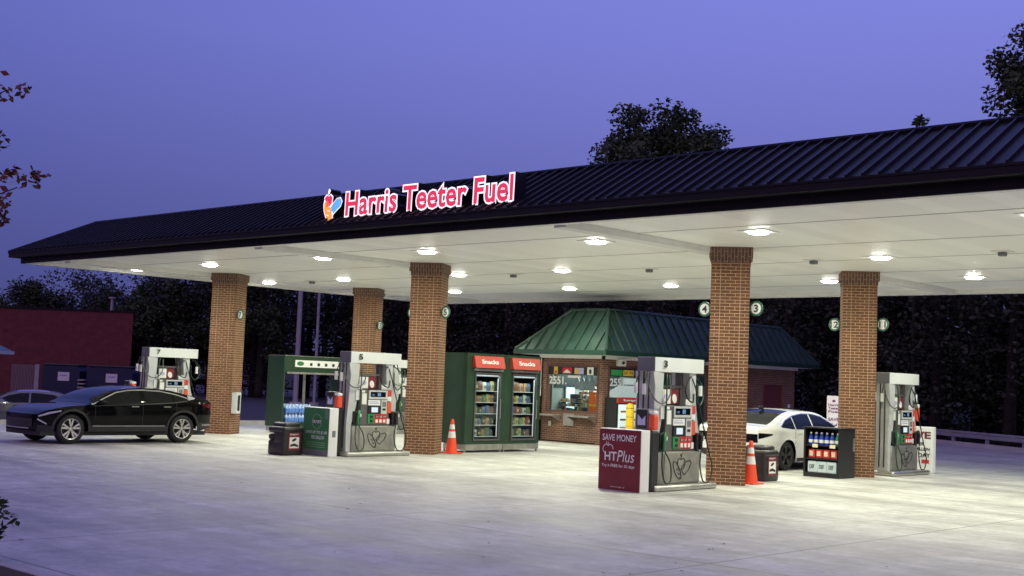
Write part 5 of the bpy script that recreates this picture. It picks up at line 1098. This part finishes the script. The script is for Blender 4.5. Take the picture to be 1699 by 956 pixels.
for i, (x, y, H, r, lb) in enumerate([(-95,46,8.6,3.2,'small rounded tree above the red store, leftmost on the skyline'),(-88,49,8.0,3.0,'second rounded tree from the left above the red store'),(-83,50,9.6,3.6,'rounded dark tree above the middle of the red store'),(-79,53.5,9.8,3.4,'paler tree right of the rounded one above the red store'),(-73,52.5,12.0,4.2,'tall dark tree behind the right end of the red store')]):
    tree((x, y, 0), lb, H, r, 40, 260, .26, 20+i, 'trees above the red store', low=.15, cr=.25)
rg = np.random.default_rng(50); cen = []; rad = []
tk = MB()
for i in range(120):                                              # the wood behind the station, one dark mass
    f_ = (i%40)/39; x = -77+84*f_+rg.normal(0, 1.0); y = 62-8*abs(f_-.3)+rg.uniform(-2, 2)-6*f_+3.2*(i//40)
    H = rg.uniform(11, 13.5); r = rg.uniform(3.0, 4.2)
    tk.tube([(x,y,-.1),(x+.2,y,H*.5),(x,y,H*.85)], [.3,.08], 6)
    for c_ in crown_centers(0, H*.50, r, H*.50, 44, rg): cen.append((c_[0]+x, c_[1]+y, c_[2])); rad.append(rg.uniform(.8, 1.3))
for i in range(420):                                             # undergrowth along the wood's edge
    f_ = rg.random(); cen.append((-100+106*f_, (44+14*(f_/.25) if f_ < .25 else 58-8*max(0, f_-.3))+rg.uniform(-1.2, 2.5), rg.uniform(.2, 3.4))); rad.append(rg.uniform(.8, 1.4))
for i in range(44):                                              # denser shoulder of the wood behind the red store
    f_ = (i%22)/21; x = -108+34*f_; y = 43+10*f_+rg.uniform(-1,1)+4*(i//22); H = 6.6+6.2*f_+.8*math.sin(f_*17)+rg.normal(0,.4); r = rg.uniform(2.2,3.0)
    tk.tube([(x,y,-.1),(x,y,H*.7)], [.25,.08], 6)
    for c_ in crown_centers(0, H*.5, r, H*.48, 26, rg): cen.append((c_[0]+x, c_[1]+y, c_[2])); rad.append(rg.uniform(.8, 1.2))
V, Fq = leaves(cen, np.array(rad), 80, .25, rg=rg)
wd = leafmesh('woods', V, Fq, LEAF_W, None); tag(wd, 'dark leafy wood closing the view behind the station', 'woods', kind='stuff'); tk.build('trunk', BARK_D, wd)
# (woods end)
# ------------------------------------------------------------------ near foliage at the left edge
rg = np.random.default_rng(77); ft = thing('street_tree', 'russet leaved tree reaching leafy twigs in at the left edge', 'tree', (-10.22, 2.60, .1))
mb = MB(); mb.tube([(0,0,0),(.05,.02,1.2),(-.02,.05,2.6),(.05,0,4.6)], [.09,.02], 8, smooth=4); tips = []
for z0, tx, ty, tz in ((2.1,1.50,1.36,3.86),(1.9,1.42,1.36,3.60),(1.6,1.60,1.44,3.16),(1.5,1.45,1.38,3.02),(2.6,.6,1.0,4.5),(2.2,-.8,.6,3.9),(1.8,-.6,-.8,3.4),(2.7,.3,-.9,4.6),(2.0,-1.1,-.1,3.2),(2.3,.9,-.4,4.0)):
    mb.tube([(.02,.02,z0),(tx*.45,ty*.45,(z0+tz)/2+.12),(tx,ty,tz-.1)], [.022,.004], 5, smooth=4)
    for q in range(30): u_ = .42+.60*rg.random(); tips.append((tx*u_+rg.normal(0,.07), ty*u_+rg.normal(0,.07), z0+(tz-.1-z0)*u_+rg.normal(0,.07)))
mb.build('trunk', BARK, ft, smooth=180); V, Fq = leaves(tips, .07, 15, .058, rg=rg); leafmesh('crown', V, Fq, LEAF_R, ft)
sb = thing('shrub', 'small leafy shrub in the mulch at the bottom left corner', 'shrub', (-11.86, 5.42, .09)); mb = MB(); tips = []
for k in range(22):
    a = rg.uniform(0, 6.28); r = rg.uniform(.08, .34); h = rg.uniform(.3, .62); mb.tube([(0,0,0),(r*.4*math.cos(a),r*.4*math.sin(a),h*.5),(r*math.cos(a),r*math.sin(a),h)], [.008,.003], 5, smooth=3)
    for q in range(7): u_ = .3+.7*rg.random(); tips.append((r*u_*math.cos(a), r*u_*math.sin(a), h*u_))
mb.build('stems', BARK, sb); V, Fq = leaves(tips, .05, 5, .075, rg=rg); leafmesh('foliage', V, Fq, LEAF_B, sb)
lt = MB(); rg = np.random.default_rng(9)
for k in range(26):
    x, y = rg.uniform(-18, -5), rg.uniform(6, 14); a = rg.uniform(0, 3.1); s_ = rg.uniform(.02, .05); c_, q_ = math.cos(a)*s_, math.sin(a)*s_
    lt.add([(x-c_,y-q_,.012),(x+q_*.5,y-c_*.5,.02),(x+c_,y+q_,.013),(x-q_*.5,y+c_*.5,.018)], [(0,1,2,3)])
tag(lt.build('fallen_leaves', LEAF_R), 'few dry fallen leaves scattered on the concrete', 'leaves', kind='stuff')
